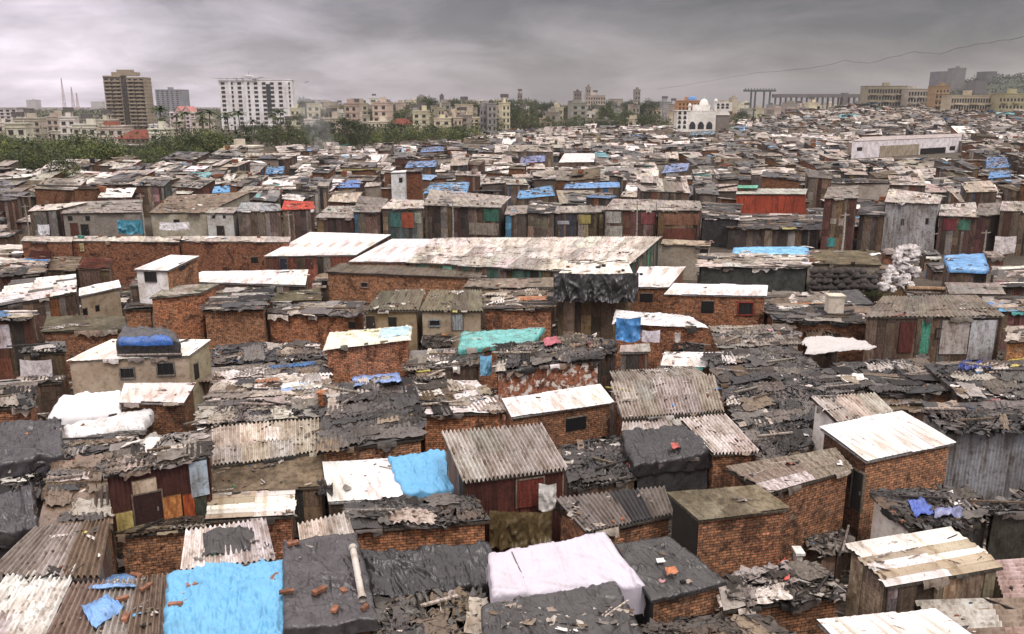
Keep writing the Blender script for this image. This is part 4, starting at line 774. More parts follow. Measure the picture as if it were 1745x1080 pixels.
hang('blue_plastic_wall', 'bright blue plastic sheet hung behind the dark red shack', 722, 727, 777, 776, 38.0, (.08,.36,.72), 'tarpaulin')
hang('hanging_tarp', 'olive brown tarpaulin hanging below the dark red shack', 834, 868, 940, 932, 27.9, (.12,.085,.04), 'tarpaulin', .8)
hang('hanging_tarp', 'shredded white plastic hanging at the right corner of the dark red shack', 918, 822, 948, 868, 28.3, (.6,.57,.54), 'tarpaulin', .4)
hang('hanging_cloth', 'hanging pale grey cloth at the left edge', 33, 612, 88, 656, 44.0, (.58,.53,.54), 'cloth', .25)
hang('hanging_cloth', 'white cloth hung under the sagging white roof', 1094, 562, 1125, 583, 49.3, (.78,.72,.78), 'cloth', .1)
hang('hanging_tarp', 'bright blue plastic at the left end of the sagging white roof', 1050, 540, 1092, 580, 49.2, (.08,.27,.6), 'tarpaulin', .5)
hang('hanging_tarp', 'light blue plastic on the left wall of the peeling house', 818, 604, 838, 640, 43.5, (.22,.5,.72), 'tarpaulin', .4)
def front(ref): S = [s for s in HAND if s.root['label'].startswith(ref)][0]; return min(S.I[2][1], S.I[3][1]), S
hang('hanging_tarp', 'black tarpaulin band wrapped round the top of the tall hut', 943, 464, 1088, 514, front('tall hut')[0] - .55, (.055,.053,.055), 'tarpaulin', .9)
hang('hanging_cloth', 'teal cloth hung in front of the plaster shanty', 200, 374, 242, 400, 104, (.06,.25,.35), 'cloth', .4)
hang('hanging_cloth', 'white laundry sheet hung in front of the cream shanty', 272, 378, 322, 392, 103, (.75,.72,.74), 'cloth', .3)
hang('hanging_cloth', 'white laundry sheet beside the shanty on white posts', 64, 382, 84, 400, 104, (.72,.72,.78), 'cloth', .3)
hang('hanging_cloth', 'white laundry sheet near the right edge of the row', 1696, 402, 1732, 432, 91, (.72,.66,.66), 'cloth', .3)
hang('hanging_cloth', 'pair of light rags below the white roofed hutch', 1150, 565, 1160, 583, 49.0, (.55,.5,.48), 'cloth', .1)
# bundles on the plaster house
for u0, v0, u1, v1, z, hgt, c, lb in [(206,590,300,612,4.15,.9,(.05,.047,.05),'bulky black tarpaulin bundle on the plaster house roof'),]:
    C = [P(212,583,z), P(292,583,z), P(306,604,z), P(204,604,z)]; T = [c_ + np.array([0,0,hgt*.75]) for c_ in C]; r = root('covered_stack', sum(C)/4, lb, 'bundle')
    mb = MB(); roof(mb, T, 'tarp', c, 40, dict(amp=.35, drape=.7)); mb.build('black_cover', r, np.array(r.location))
    C2 = [P(208,577,z+.8), P(284,575,z+.8), P(292,582,z+.8), P(206,584,z+.8)]
    mb = MB(); roof(mb, C2, 'tarp', (.04,.13,.42), 40, dict(amp=.3, drape=.15)); mb.build('blue_cover', r, np.array(r.location))
    mb = MB(); 
    for zz in (.3,.75): mb.tube([P(200,605,z+zz), P(310,603,z+zz)], .05, (.3,.27,.24), 'wood')
    mb.build('rail', r, np.array(r.location))
for pl in ([(978,918),(1000,938),(1022,962),(1046,992)], [(872,948),(884,975),(902,1012)]):
    m_ = MB(); m_.tube([hit(u, v, .16) for u, v in pl], .018, (.12,.1,.1), 'dark', 5); m_.build('seam', SW.root, SW.loc)
def boxthing(name, label, cat, u0, v0, u1, v1, z0, col, mat='plaster', dep=.8):
    a = P(u0, v1, z0); b = P(u1, v1, z0); d = a[1]; top = PD(u0, v0, d)[2]; r_ = b - a; mb = MB()
    mb.box(a, r_, (0, dep, 0), (0, 0, top - z0), col, mat); mb.box(a - (.06, .06, 0) + np.array([0, 0, top - z0]), r_ + np.array([.12, 0, 0]), (0, dep + .12, 0), (0, 0, .1), jit(col, .1), mat)
    return single(mb, name, a, label, cat)
boxthing('brick_chimney', 'orange brown brick post between the lavender roof and the dark layered sheets', 'brick post', 544,672,556,712,2.4,(1.1,.9,.8),'brick',.35)
drape('green_strip', 'green plastic strip beside the rusty red metal shack', [(352,836),(398,833),(400,839),(352,843)], (.05,.3,.12), .08, up=.15, cat='scrap')
drape('dark_cloth', 'dark cloth heap beside the clay pot in front of the white sheet roof', [(515,850),(560,838),(570,852),(520,872)], (.05,.045,.045), .5, up=.15, cat='cloth')
mb = MB(); mb.ball((0,0,.28), .3, .3, .3, (.42,.22,.13), 'cement', 9, 14); mb.tube([(0,0,.5), (0,0,.66)], .17, (.4,.2,.12), 'cement', 12, .21); single(mb, 'clay_pot', hit(506, 850, .05), 'round clay pot standing left of the dark cloth heap', 'pot')
drape('black_sheet', 'crumpled black plastic lying between white corrugated sheets', [(345,912),(428,902),(436,942),(342,952)], (.04,.036,.036), .25, up=.12)
# gutter pipe on the grey tarpaulin
a, b = hit(602,948,.3), hit(618,1035,.3); mb = MB(); mb.tube([a, (a+b)/2+(0,0,.03), b], .10, (.5,.46,.42), 'white', 9); mb.tube([a-(b-a)*.02, a+(b-a)*.05], .125, (.42,.38,.34), 'white', 9); mb.tube([b-(b-a)*.05, b+(b-a)*.02], .125, (.42,.38,.34), 'white', 9)
single(mb, 'white_pipe', a, 'thick white pipe lying along the wrinkled dark grey tarpaulin', 'pipe')
# chimney block
boxthing('roof_fixture', 'white chimney block standing on the dark felt roof', 'chimney', 1411,506,1437,537,3.0,(.62,.56,.48))
boxthing('white_bucket', 'white crate on the rubble by the lower right brick wall', 'bucket', 1357,946,1367,962,1.6,(.72,.68,.64),dep=.4)  # bucket drawn as a plain white box
boxthing('cement_block', 'white block at the corner of the bright white roofed house', 'block', 1452,795,1467,806,3.4,(.68,.64,.58),dep=.4)
# dark bundles, sacks and upright boards behind the long green doored shed
mb = MB(); mb.ball((0,0,.2), .42, .32, .26, (.07,.06,.06), 'cement', 7, 9, .3, 3); sack0 = None
for i in range(46):
    u = 1386 + (i % 12) * 9.2 + random.uniform(-3,3); row_ = i // 12; v = 494 - row_ * 9 + random.uniform(-2,2); p = PD(u, v, 66 + row_ * .25); 
    if sack0 is None: sack0 = single(mb, 'dark_sack', (0,0,0), 'dark round sack in the pile below the olive mossy roof', 'sack', 'dark sacks piled below the olive mossy roof'); sack0.location = [float(q) for q in p]
    else: copy1(sack0, p, None, random.uniform(0,3), random.uniform(.8,1.25))
mb = MB(); mb.ball((0,0,.15), .42, .36, .3, (.55,.51,.5), 'plastic', 12, 15, .95, 8); ws = None
for i, (u, v) in enumerate([(1515,475),(1528,478),(1542,474),(1520,462),(1535,462),(1528,450),(1540,448),(1532,438),(1548,440),(1555,430),(1546,428),(1512,486),(1550,486),(1560,468),(1505,492),(1520,494),(1536,488),(1522,470),(1549,462),(1556,446),(1560,436),(1538,430),(1530,446),(1544,482)]):
    p = PD(u, v, 67 + (490 - v) * .03)
    if ws is None: ws = single(mb, 'white_sack', (0,0,0), 'white plastic sack heaped beside the upright boards', 'sack', 'white sacks heaped beside the upright boards'); ws.location = [float(q) for q in p]
    else: copy1(ws, p, None, random.uniform(0,6), (random.uniform(.7,1.5), random.uniform(.7,1.2), random.uniform(.6,1.2)))
for i in range(24):
    u = 1556 + i * 5.5 + random.uniform(-1.5,1.5); v0 = random.uniform(452,464); p = PD(u, 488, 66.0 + random.random()); h = PD(u, v0, p[1])[2] - p[2]
    mb = MB(); mb.cbox((0,0,0), random.uniform(.1,.2), .08, h, 0, jit(random.choice([(.5,.45,.4),(.3,.26,.2),(.12,.1,.08),(.62,.58,.54)])), 'wood')
    for k in (.3, .8): mb.cbox((0,-.05,h*k), .16, .03, .05, 0, (.1,.09,.08), 'wood')
    single(mb, 'upright_board', p, 'upright weathered board leaning in the row behind the long shed', 'board', 'upright boards behind the long green doored shed')
a, b = PD(1545,491,65), PD(1655,495,65); mb = MB(); mb.tube([a, a*.6+b*.4+(0,0,.04), b], .2, (.38,.25,.15), 'wood', 9); mb.tube([a-(b-a)*.01, a+(b-a)*.02], .24, (.3,.2,.12), 'wood', 9); mb.tube([b-(b-a)*.02, b+(b-a)*.01], .24, (.3,.2,.12), 'wood', 9)
single(mb, 'brown_log', a, 'long brown roll lying below the upright boards', 'log')
# small cloths hung along the row of shanties
for i in range(46):
    u = random.uniform(60, 1735); v = random.uniform(372, 396) + max(0, (u - 1100) / 650 * 22); S = min((S for S in HAND if S.root['category'] == 'shanty'), key=lambda S: abs((S.scr[2][0] + S.scr[3][0]) / 2 - u))
    A_, B_ = S.I[3], S.I[2]; q = on_plane(u, v, A_, B_); w_ = random.uniform(.35, 1.1); h_ = random.uniform(.5, 1.3); k = 8; s = np.linspace(0, 1, k); G = np.zeros((k, 3, 3)); mb = MB()
    for j in range(3): G[:, j] = np.stack([s * w_, -.12 + .06 * np.sin(s * 9 + j), -h_ * j / 2 * (1 - .1 * np.sin(s * 7))], -1)
    c = jit(random.choice(ACC + PAL + PAL + [(.4,.1,.1),(.1,.15,.3),(.5,.45,.4)]), .3); mb.grid(G[:, ::-1], c, 'cloth', True); G2 = G + [0, .02, 0]; mb.grid(G2, c, 'cloth', True)
    single(mb, 'hanging_cloth', q - np.array([0, .15, 0]), 'small cloth hung out on the front of the shanty row', 'cloth', 'small cloths hung along the shanty row')
# poles
for u, v0, v1, lab, c in [(1086,344,420,'thin pale pole in front of the two storey shanties',(.5,.45,.4)),(1441,362,425,'white pole in front of the tall red shanty',(.75,.7,.68)),(771,342,402,'thin pole before the wide dark shanty',(.5,.46,.42)),
                          (239,330,400,'forked pole behind the plaster shanty',(.5,.46,.42)),(491,362,402,'short pole before the shanty with the salmon roof',(.55,.5,.45)),(1556,396,430,'pole below the pale corrugated shanty',(.5,.48,.48)),(1592,394,430,'second pole below the pale corrugated shanty, right one',(.45,.42,.42)),
                          (42,348,402,'grey pole at the far left end of the row',(.4,.36,.33)),(1681,392,440,'leaning pole near the right edge',(.5,.46,.42))]:
    d = 17 / math.tan(math.atan((v1 + 8 - 540) / F) + TILT) - 1.5; t_ = PD(u, v0, d); g = PD(u, v1, d); g = np.array([t_[0], d, .0]); mb = MB()
    mb.tube([g, (g+t_)/2 + (.06,0,0), t_], .11, c, 'wood', 7, .07); mb.box(t_ - (.5,.04,.35), (1.0,0,.05), (0,.08,0), (0,0,.08), c, 'wood')
    for k in (-.4, .4): mb.tube([t_ + (k,0,-.28), t_ + (k,0,-.12)], .04, (.3,.2,.15), 'cement', 6)
    single(mb, 'pole', g, lab, 'pole')
# ================================================================ automatic labels and fillers
USED = set()
def relab(look, u, v, maxw=16):
    c = sorted(LAND, key=lambda l: (l[1] - u) ** 2 * .6 + ((l[2] - v) * 2.2) ** 2)
    for adj in ('', 'lower ', 'wider ', 'narrower ', 'shabbier ', 'darker ', 'neater '):
        for ref, lu, lv in c[:26]:
            if abs(u - lu) > abs(v - lv) * 1.4: rel = 'right of ' if u > lu else 'left of '
            else: rel = 'in front of ' if v > lv else 'behind '
            s = adj + look + ' ' + rel + ref
            if len(s.split()) <= maxw and s not in USED: USED.add(s); return s
    USED.add(look + ' in the crowded field'); return look + ' in the crowded field'
LAND0 = list(LAND); NF = 0
def screen_ok(C, zgnd):
    sc = [proj(bil(C, s, t)) for s in (0, .5, 1) for t in (0, .5, 1)]; far = np.linalg.norm(sum(C) / 4 - CAM)
    for S in HAND:
        x0 = min(p[0] for p in S.scr) - 200
        if S.scr[0][0] < x0 : pass
        for q in sc:
            if (inpoly(q, S.wall) or inpoly(q, S.scr)) and far < S.far + 1.5: return False
            if inpoly(q, S.scr): return False
    return True
def foot_ok(C):
    pts = [bil(C, s, t) for s in (0, .5, 1) for t in (0, .5, 1)]
    for S in HAND:
        if abs(S.loc[0] - pts[4][0]) > 16 or abs(S.loc[1] - pts[4][1]) > 14: continue
        for p in pts:
            if inpoly(p, S.C): return False
        for c in S.C + [S.loc]:
            if inpoly(c, C): return False
    return True
for S in [s for s in HAND if s.far < 62]:
    A_, B_ = S.I[3], S.I[2]; wb_ = S.wall[2][1]; d_ = B_ - A_; L_ = np.linalg.norm(d_[:2]); dn = d_ / L_; nn_ = np.array([dn[1], -dn[0], 0]); ns = max(1, round(L_ / 2.2))
    for k in range(ns):
        a = A_ + dn * (L_ * k / ns + .05); b = A_ + dn * (L_ * (k + 1) / ns - .05); um, _ = proj((a + b) / 2); zj = on_plane(um, wb_, A_, B_)[2] - random.uniform(0, .15)
        if zj < .55 or zj > 3: continue
        for ln in (1.9, 1.3, .8):
            C = [np.array([*(p + nn_ * q)[:2], z]) for p, q, z in ((a, .08, zj), (b, .08, zj), (b, ln, zj - .3 * ln), (a, ln, zj - .3 * ln))]
            sc = [proj(bil(C, s, t)) for s in (.1, .5, .9) for t in (.35, .7, 1)]
            if all(not (inpoly(q, O.scr) or (inpoly(q, O.wall))) for q in sc for O in HAND if O is not S) and foot_ok([c + np.append(nn_[:2] * .3, 0) for c in C]):
                u, v = proj(sum(C) / 4); m = random.choice(['dark', 'dark', 'brown', 'mix', 'grey']); look = {'dark': 'black felt lean-to', 'brown': 'brown board lean-to', 'mix': 'motley lean-to', 'grey': 'grey scrap lean-to'}[m]
                sv = LAND; LAND = LAND0; shack_world(relab(look, u, v), '', C, 'patch', 'dark', random.choice(['planks', 'brick', 'tarp']), name='lean_to', cat='lean-to', group='lean-tos against the foot of the shack walls', lit=2.0, land=False, mode=m); LAND = sv; break
print('leanto', sum(1 for s in HAND if s.root['category'] == 'lean-to'))
y = 15.5
while y < 122:
    x = -.66 * y - 6
    while x < .66 * y + 6:
        cx, cy = x + random.uniform(-.6, .6), y + random.uniform(-.5, .5); done = False
        for w, l in ((random.uniform(3.6, 5), random.uniform(3, 3.8)), (2.8, 2.4), (1.7, 1.5)):
            a = random.gauss(.04, .1); ca, sa = math.cos(a), math.sin(a)
            for z in (random.uniform(2.2, 2.8), 1.7, 1.1):
                C = [np.array([cx + dx * w / 2 * ca - dy * l / 2 * sa, cy + dx * w / 2 * sa + dy * l / 2 * ca, z + .15 * dy + (.12 if dy > 0 else 0)]) for dx, dy in ((-1, 1), (1, 1), (1, -1), (-1, -1))]
                if foot_ok(C) and screen_ok(C, 0):
                    far = float(np.linalg.norm(C[0] - CAM)); k, m = random.choice([('patch', 'dark')] * 4 + [('patch', 'grey')] * 2 + [('corr', 'dark'), ('tarp', 'dark'), ('patch', 'mix')])
                    u, v = proj(sum(C) / 4)
                    look = {('patch', 'dark'): 'low shack with dark patched roof', ('patch', 'grey'): 'low shack with grey scrap roof', ('corr', 'dark'): 'low shack with corrugated roof', ('tarp', 'dark'): 'low shack under black plastic', ('patch', 'mix'): 'low shack with motley roof'}[(k, m)]
                    col = jit(random.choice(DK if k == 'tarp' else GRY))
                    if z < 1.5: look = look.replace('low shack', 'knee-high lean-to')
                    LAND_SAVE = LAND; LAND = LAND0
                    shack_world(relab(look, u, v), '', C, k, col, 'planks' if random.random() < .6 else 'brick', cat='shack', group='low shacks filling the gaps between the others', lit=1.3, land=False, mode=m)
                    LAND = LAND_SAVE; done = True; NF += 1; break
            if done: break
        x += 4.3 if y < 70 else 5.4
    y += 3.6 if y < 70 else 4.6
print('hand+fill', len(HAND), 'fill', NF)
# ================================================================ THE FAR FIELD OF ROOFS
def ground_rise(x, y):
    u_ = W / 2 + F * np.asarray(x) / (np.maximum(np.asarray(y), 1.0) * CT + 4.2); a = np.clip((u_ - 1235) / 160, 0, 1); b = np.clip((np.asarray(y) - 330) / 300, 0, 1); f = lambda q: q * q * (3 - 2 * q)
    return 9.5 * f(a) * f(b)
def ymax(u): return float(np.interp(u, [-200, 0, 230, 420, 640, 760, 900, 1000, 1130, 1150, 1250, 1270, 1500, 1800, 2100], [168, 172, 190, 228, 270, 330, 430, 480, 480, 425, 425, 560, 640, 700, 700]))
INDIV = max(0, 298 - sum(1 for S in HAND if S.root['category'] == 'shack')); cand = []
y = 119.0
while y < 705:
    g = max(1.0, y / 170); x = -.64 * y - 8
    while x < .64 * y + 8:
        w = random.choice([random.uniform(2.0, 4.2), random.uniform(2.4, 5), random.uniform(4, 9)]) * (g ** .75); l = random.uniform(3.4, 5.4) * (g ** .75)
        cx, cy = x + w / 2, y + random.uniform(-1.6, 1.6) * g; u = proj((cx, cy, 3))[0]
        if cy < ymax(u): cand.append((cx, cy, w, l))
        x += w * random.uniform(.95, 1.12) + (random.uniform(.5, 2) if random.random() < .2 else 0)
    y += 3.9 * (g ** .75)
FS = MB(); nind = 0; HF = [S for S in HAND if S.far > 105]
for cx, cy, w, l in cand:
    gz = float(ground_rise(cx, cy)); z = gz + random.choice([2.2, 2.6, 3.0, 3.1, 3.6, 4.6, 2.8]) + random.uniform(-.4, .4); a = (vn(np.array(cx * .02), np.array(cy * .02), 4) - .5) * .8 + random.gauss(0, .06); a = float(a) + random.gauss(0, .10); ca, sa = math.cos(a), math.sin(a)
    rise = random.uniform(.3, 1.3) * (1 if random.random() < .8 else -.4) * l / 4; tl = random.gauss(0, .04) * w
    C = [np.array([cx + dx * w / 2 * ca - dy * l / 2 * sa, cy + dx * w / 2 * sa + dy * l / 2 * ca, z + (rise if dy > 0 else 0) + tl * dx / 2]) for dx, dy in ((-1, 1), (1, 1), (1, -1), (-1, -1))]
    sc = [proj(c) for c in C]; bad = False
    bx0, bx1 = min(q[0] for q in sc), max(q[0] for q in sc); by0, by1 = min(q[1] for q in sc), max(q[1] for q in sc)
    for S in HF:
        if cy < S.loc[1] - 1:
            wx0, wx1 = S.wall[0][0], S.wall[1][0]; wy0 = min(S.scr[0][1], S.scr[1][1]); wy1 = S.wall[2][1]
            if bx1 > wx0 + 1 and bx0 < wx1 - 1 and by0 < wy1 - 2 and by1 > wy0: bad = True
        if abs(S.loc[0] - cx) < 30:
            for q in sc + [proj(sum(C) / 4)]:
                if inpoly(q, S.scr) or (inpoly(q, S.wall) and cy < S.loc[1] + 1) or inpoly((cx, cy), S.C): bad = True
    if bad: continue
    r = random.random(); far = float(np.linalg.norm(C[0] - CAM))
    if r < .28: kind, col, look, o = 'patch', (.1, .1, .1), 'dark patched', dict(mode='dark')
    elif r < .56: kind, col, look, o = 'corr', jit(random.choice(GRY), .2), 'grey ribbed', dict(sl=5, alt='lgrey')
    elif r < .70: kind, col, look, o = 'patch', (.3, .3, .3), 'pale scrap', dict(mode='pale')
    elif r < .77: kind, col, look, o = 'corr', jit(random.choice(PAL), .2), 'light', dict(sl=5)
    elif r < .84: kind, col, look, o = 'patch', (.2, .2, .2), 'motley', dict(mode='mix')
    elif r < .955: kind, col, look, o = 'sheet', jit((.15, .115, .08), .3), 'brown', dict(mat='cement')
    elif r < .985: kind, col, look, o = 'sheet', jit((.74, .70, .70), .1), 'white', dict(pw=9, pl=9)
    else: kind, col, look, o = 'tarp', jit(random.choice([(.09, .22, .42), (.18, .3, .5), (.06, .15, .34), (.1, .3, .32)])), 'blue plastic', dict(amp=.1, drape=.1)
    o['dens'] = .28 / max(1, (far / 170) ** 1.4)
    wk = random.choice(['planks', 'plaster', 'brick', 'planks']); wc = {'planks': jit(random.choice([(.1, .07, .05), (.12, .05, .035), (.06, .06, .065), (.2, .17, .15)])), 'plaster': jit(random.choice([(.26, .22, .18), (.42, .38, .33), (.12, .1, .085)])), 'brick': (.6, .55, .5)}[wk]
    if nind < INDIV:
        nind += 1; u, v = sc[2][0], (sc[0][1] + sc[2][1]) / 2
        shack_world(relab('distant shack with %s roof' % look, (sc[2][0] + sc[3][0]) / 2, v), '', C, kind, col, wk, wc, cat='shack', group='shacks in the distant field', lit=0, land=False, **o)
    else:
        roof(FS, C, kind, col, far, o); I = footprint_inset(C, .12)
        for i, j in ((3, 2), (2, 1), (0, 3)): wallface(FS, I[i], I[j], I[i][2] - .07, I[j][2] - .07, wk if far < 260 else ('plaster' if wk == 'planks' else wk), wc, far, gz - .5 if gz else 0)
    nl = int(min(18, w * l * .32 * (1 if far < 230 else .5)) + (rng.integers(6, 22) if random.random() < .08 and cy < 380 else 0)); q = rng.random((nl, 2)); p = bil(C, q[:, 0], q[:, 1]); p[:, 2] += .08
    md = random.choice(['pale', 'mix', 'dark', 'brown', 'grey', 'dark']); SCR['far'].append((p, rng.uniform(.2, .75, nl) * max(1, far / 210) ** .6, [md] * nl))
    nb = int(w * l * .08); q = rng.random((nb, 2)); p = bil(C, q[:, 0], q[:, 1]); p[:, 2] += rng.uniform(.1, .35, nb); SCR['far'].append((p, rng.uniform(1.0, 2.3, nb) * max(1, far / 260) ** .6, [random.choice(['pale', 'mix', 'dark', 'grey'])] * nb))
o = FS.build('distant_shacks'); tag(o, 'mass of tiny shack roofs fading towards the skyline', 'shacks', None, 'stuff')
print('far indiv', nind, 'cand', len(cand))
# ================================================================ TREES
def make_tree(name, hgt, cw, ch, cols, nclump, nleaf, ls, seed, palm=False):
    rs = random.Random(seed); r = root(name, (0, 0, 0), None, 'tree'); mb = MB(); tr = MB()
    if palm:
        tr.tube([(0, 0, 0), (.15, .05, hgt * .4), (.4, .1, hgt * .75), (.6, .15, hgt)], .22, (.16, .13, .1), 'bark', 7, .13)
        for k in range(20):
            a = k / 20 * 6.283 + rs.uniform(-.15, .15); L = rs.uniform(2.4, 3.4); up = rs.uniform(-.1, .9); n = 9
            for sgn in (-1, 1):
                G = np.zeros((n, 2, 3))
                for i in range(n):
                    t = i / (n - 1); rr = L * t; zz = hgt + up * rr - .28 * rr * rr * (.5 + .4 * up); wd = .42 * math.sin(math.pi * min(.97, t * .9 + .1))
                    bx, by = .6 + math.cos(a) * rr, .15 + math.sin(a) * rr; G[i, 0] = (bx, by, zz); G[i, 1] = (bx - math.sin(a) * wd * sgn, by + math.cos(a) * wd * sgn, zz - .25 * wd * (1 + .6 * (i % 2)))
                mb.grid(G, cols[k % len(cols)], 'leaf', False)
    else:
        tr.tube([(0, 0, 0), (.1, 0, hgt * .3), (-.05, .1, hgt * .6)], .05 * hgt * .6, (.13, .1, .08), 'bark', 7, .03 * hgt * .5)
        cen = []
        for k in range(nclump):
            a = rs.uniform(0, 6.283); q = rs.uniform(-1, 1); rr = math.sqrt(1 - q * q) * rs.uniform(.55, 1.0)
            c = (math.cos(a) * rr * cw / 2, math.sin(a) * rr * cw / 2, hgt - ch / 2 + q * ch / 2 * rs.uniform(.6, 1)); cen.append(c)
            if k % 3 == 0: tr.tube([(0, 0, hgt * .35), (c[0] * .5, c[1] * .5, (hgt * .4 + c[2]) / 2), c], .09, (.13, .1, .08), 'bark', 5, .03)
        V, Q, U, Cc = [], [], [], []
        for c in cen:
            cs = cw * rs.uniform(.10, .19); cb = rs.choice(cols)
            for i in range(nleaf):
                d = np.array([rs.gauss(0, 1), rs.gauss(0, 1), rs.gauss(0, .8)]); d = d / (np.linalg.norm(d) + 1e-6) * cs * rs.uniform(.5, 1.1)
                p = np.array(c) + d; n = np.array([rs.gauss(0, 1), rs.gauss(0, 1), rs.gauss(.7, 1)]); t1 = np.cross(n, [rs.random(), rs.random(), rs.random()]); t1 /= np.linalg.norm(t1) + 1e-6; t2 = np.cross(n / np.linalg.norm(n), t1)
                s1, s2 = ls * rs.uniform(.5, 1.1), ls * rs.uniform(.3, .7); b = len(V)
                V += [p - t1 * s1, p - t2 * s2, p + t1 * s1, p + t2 * s2]; Q.append([b, b + 1, b + 2, b + 3]); U += [[0, 0], [1, 0], [1, 1], [0, 1]]; k = rs.uniform(.7, 1.3); Cc += [[q * k for q in cb]] * 4
        mb.raw(V, Q, U, Cc, 'leaf')
    mb.build('crown', r); tr.build('trunk', r); return r
YG = [(.13, .15, .042), (.19, .195, .055), (.085, .11, .033), (.045, .065, .02)]
MG = [(.07, .085, .032), (.10, .11, .04), (.045, .06, .025), (.13, .135, .05)]
DG = [(.035, .052, .02), (.05, .066, .025), (.028, .042, .017), (.07, .078, .032)]
protos = dict(y1=make_tree('broadleaf_tree', 9, 9, 6.5, YG, 56, 46, .27, 1), y2=make_tree('broadleaf_tree', 8, 11, 6, YG, 60, 46, .27, 2), m1=make_tree('broadleaf_tree', 10, 9, 7.5, MG, 56, 46, .27, 3),
              m2=make_tree('broadleaf_tree', 8.5, 10, 6.5, MG, 56, 46, .26, 4), d1=make_tree('broadleaf_tree', 10, 9, 8, DG, 56, 46, .27, 5), p1=make_tree('palm_tree', 11, 0, 0, MG, 0, 0, 0, 6, True), p2=make_tree('palm_tree', 13, 0, 0, DG, 0, 0, 0, 7, True))
usedp = set()
for k_, r_ in protos.items(): r_.location = (0, -60, 0)
def plant(k, u, d, sc, look, z=0.0, grp='trees between the shacks and the city', v=None):
    if 368 < u < 448 and d < 275: d += 60
    if 1140 < u < 1262 and d < 640: return
    if 188 < u < 272 and d < 330: sc *= .62
    r = protos[k]
    if k not in usedp: usedp.add(k); t = r
    else:
        t = r.copy(); COL.objects.link(t)
        for ch in r.children: c = ch.copy(); COL.objects.link(c); c.parent = t
    x = (u - W / 2) / F * d * 1.0 / CT * 1.0
    p = PD(u, 200, d); t.location = (float(p[0]), float(d), z); t.rotation_euler = (0, 0, random.uniform(0, 6.28)); s = sc * random.uniform(.9, 1.1); t.scale = (s * random.uniform(.9, 1.15), s, s)
    vv = v or proj((p[0], d, 6))[1]; t['label'] = relab(look, u, vv); t['group'] = grp; t['category'] = 'palm tree' if k[0] == 'p' else 'tree'
LAND = [('the brown left tower', 212, 170), ('the white high-rise', 435, 175), ('the pink gabled house', 325, 195), ('the red roofed bungalow', 228, 235), ('the white mosque', 1196, 200), ('the railway viaduct', 1380, 165),
        ('the long low cream building', 810, 210), ('the smoke', 550, 240), ('the grey twin towers', 1620, 130), ('the orange tower', 1606, 170), ('the low white building by the trees', 418, 255), ('the left edge', 0, 230),
        ('the white cube hut', 680, 300), ('the blue dome', 1180, 160), ('the green hedge', 925, 215), ('the right edge', 1745, 180)] + LAND0
for i in range(52):       # bright belt on the left
    u = -60 + i * 8.4 + random.uniform(-12, 12); d = random.uniform(192, 262) + max(0, u - 180) * .22; k = random.choice(['y1', 'y2', 'y1', 'm2']); plant(k, u, d, random.uniform(.65, 1.15), 'bright green tree')
for i in range(34):
    u = 395 + i * 12.5 + random.uniform(-10, 10); d = random.uniform(295, 380); plant(random.choice(['m1', 'm2', 'd1', 'y2']), u, d, random.uniform(.7, 1.1), 'dusty green tree')
for i in range(22):
    u = 240 + random.uniform(0, 240); d = random.uniform(285, 370); plant(random.choice(['p1', 'p2']), u, d, random.uniform(.85, 1.25), 'palm')
for i in range(150):
    u = random.uniform(490, 1150); d = random.uniform(470, 1100); plant(random.choice(['m1', 'm2', 'd1', 'd1']), u, d, random.uniform(1.05, 1.6) * (1 if d < 620 else 1.3), 'dark tree among the far houses')
for i in range(16):
    u = random.uniform(1230, 1500); d = random.uniform(660, 900); plant(random.choice(['d1', 'm1']), u, d, random.uniform(.9, 1.4), 'dark tree before the viaduct')
for u, d, k, s, lb in [(98,150,'m1',.85,'round bright green tree'),(290,236,'m2',1.25,'spreading tree'),(200,172,'y1',.5,'small yellow green tree'),(38,132,'m2',.45,'small bushy tree'),(905,440,'m1',1.2,'green tree'),(935,450,'m1',1.1,'green tree'),(965,450,'m2',1.1,'green tree'),(995,430,'y1',.8,'yellow green tree'),
                       (1025,470,'d1',.9,'dark tree'),(700,330,'y1',.9,'bright green tree'),(650,318,'y2',.9,'bright green tree'),(590,310,'d1',1.3,'dark green tree'),(1500,74,'y1',.28,'leafy bush'),(1524,72,'m2',.24,'leafy bush'),(1540,650,'m1',1.3,'green tree'),(1560,655,'d1',1.1,'dark tree')]:
    plant(k, u, d, s, lb)
for i in range(12): plant(random.choice(['d1', 'm1']), 1485 + i * 22 + random.uniform(-8, 8), random.uniform(535, 590), random.uniform(.8, 1.25), 'dark tree before the apartment blocks')
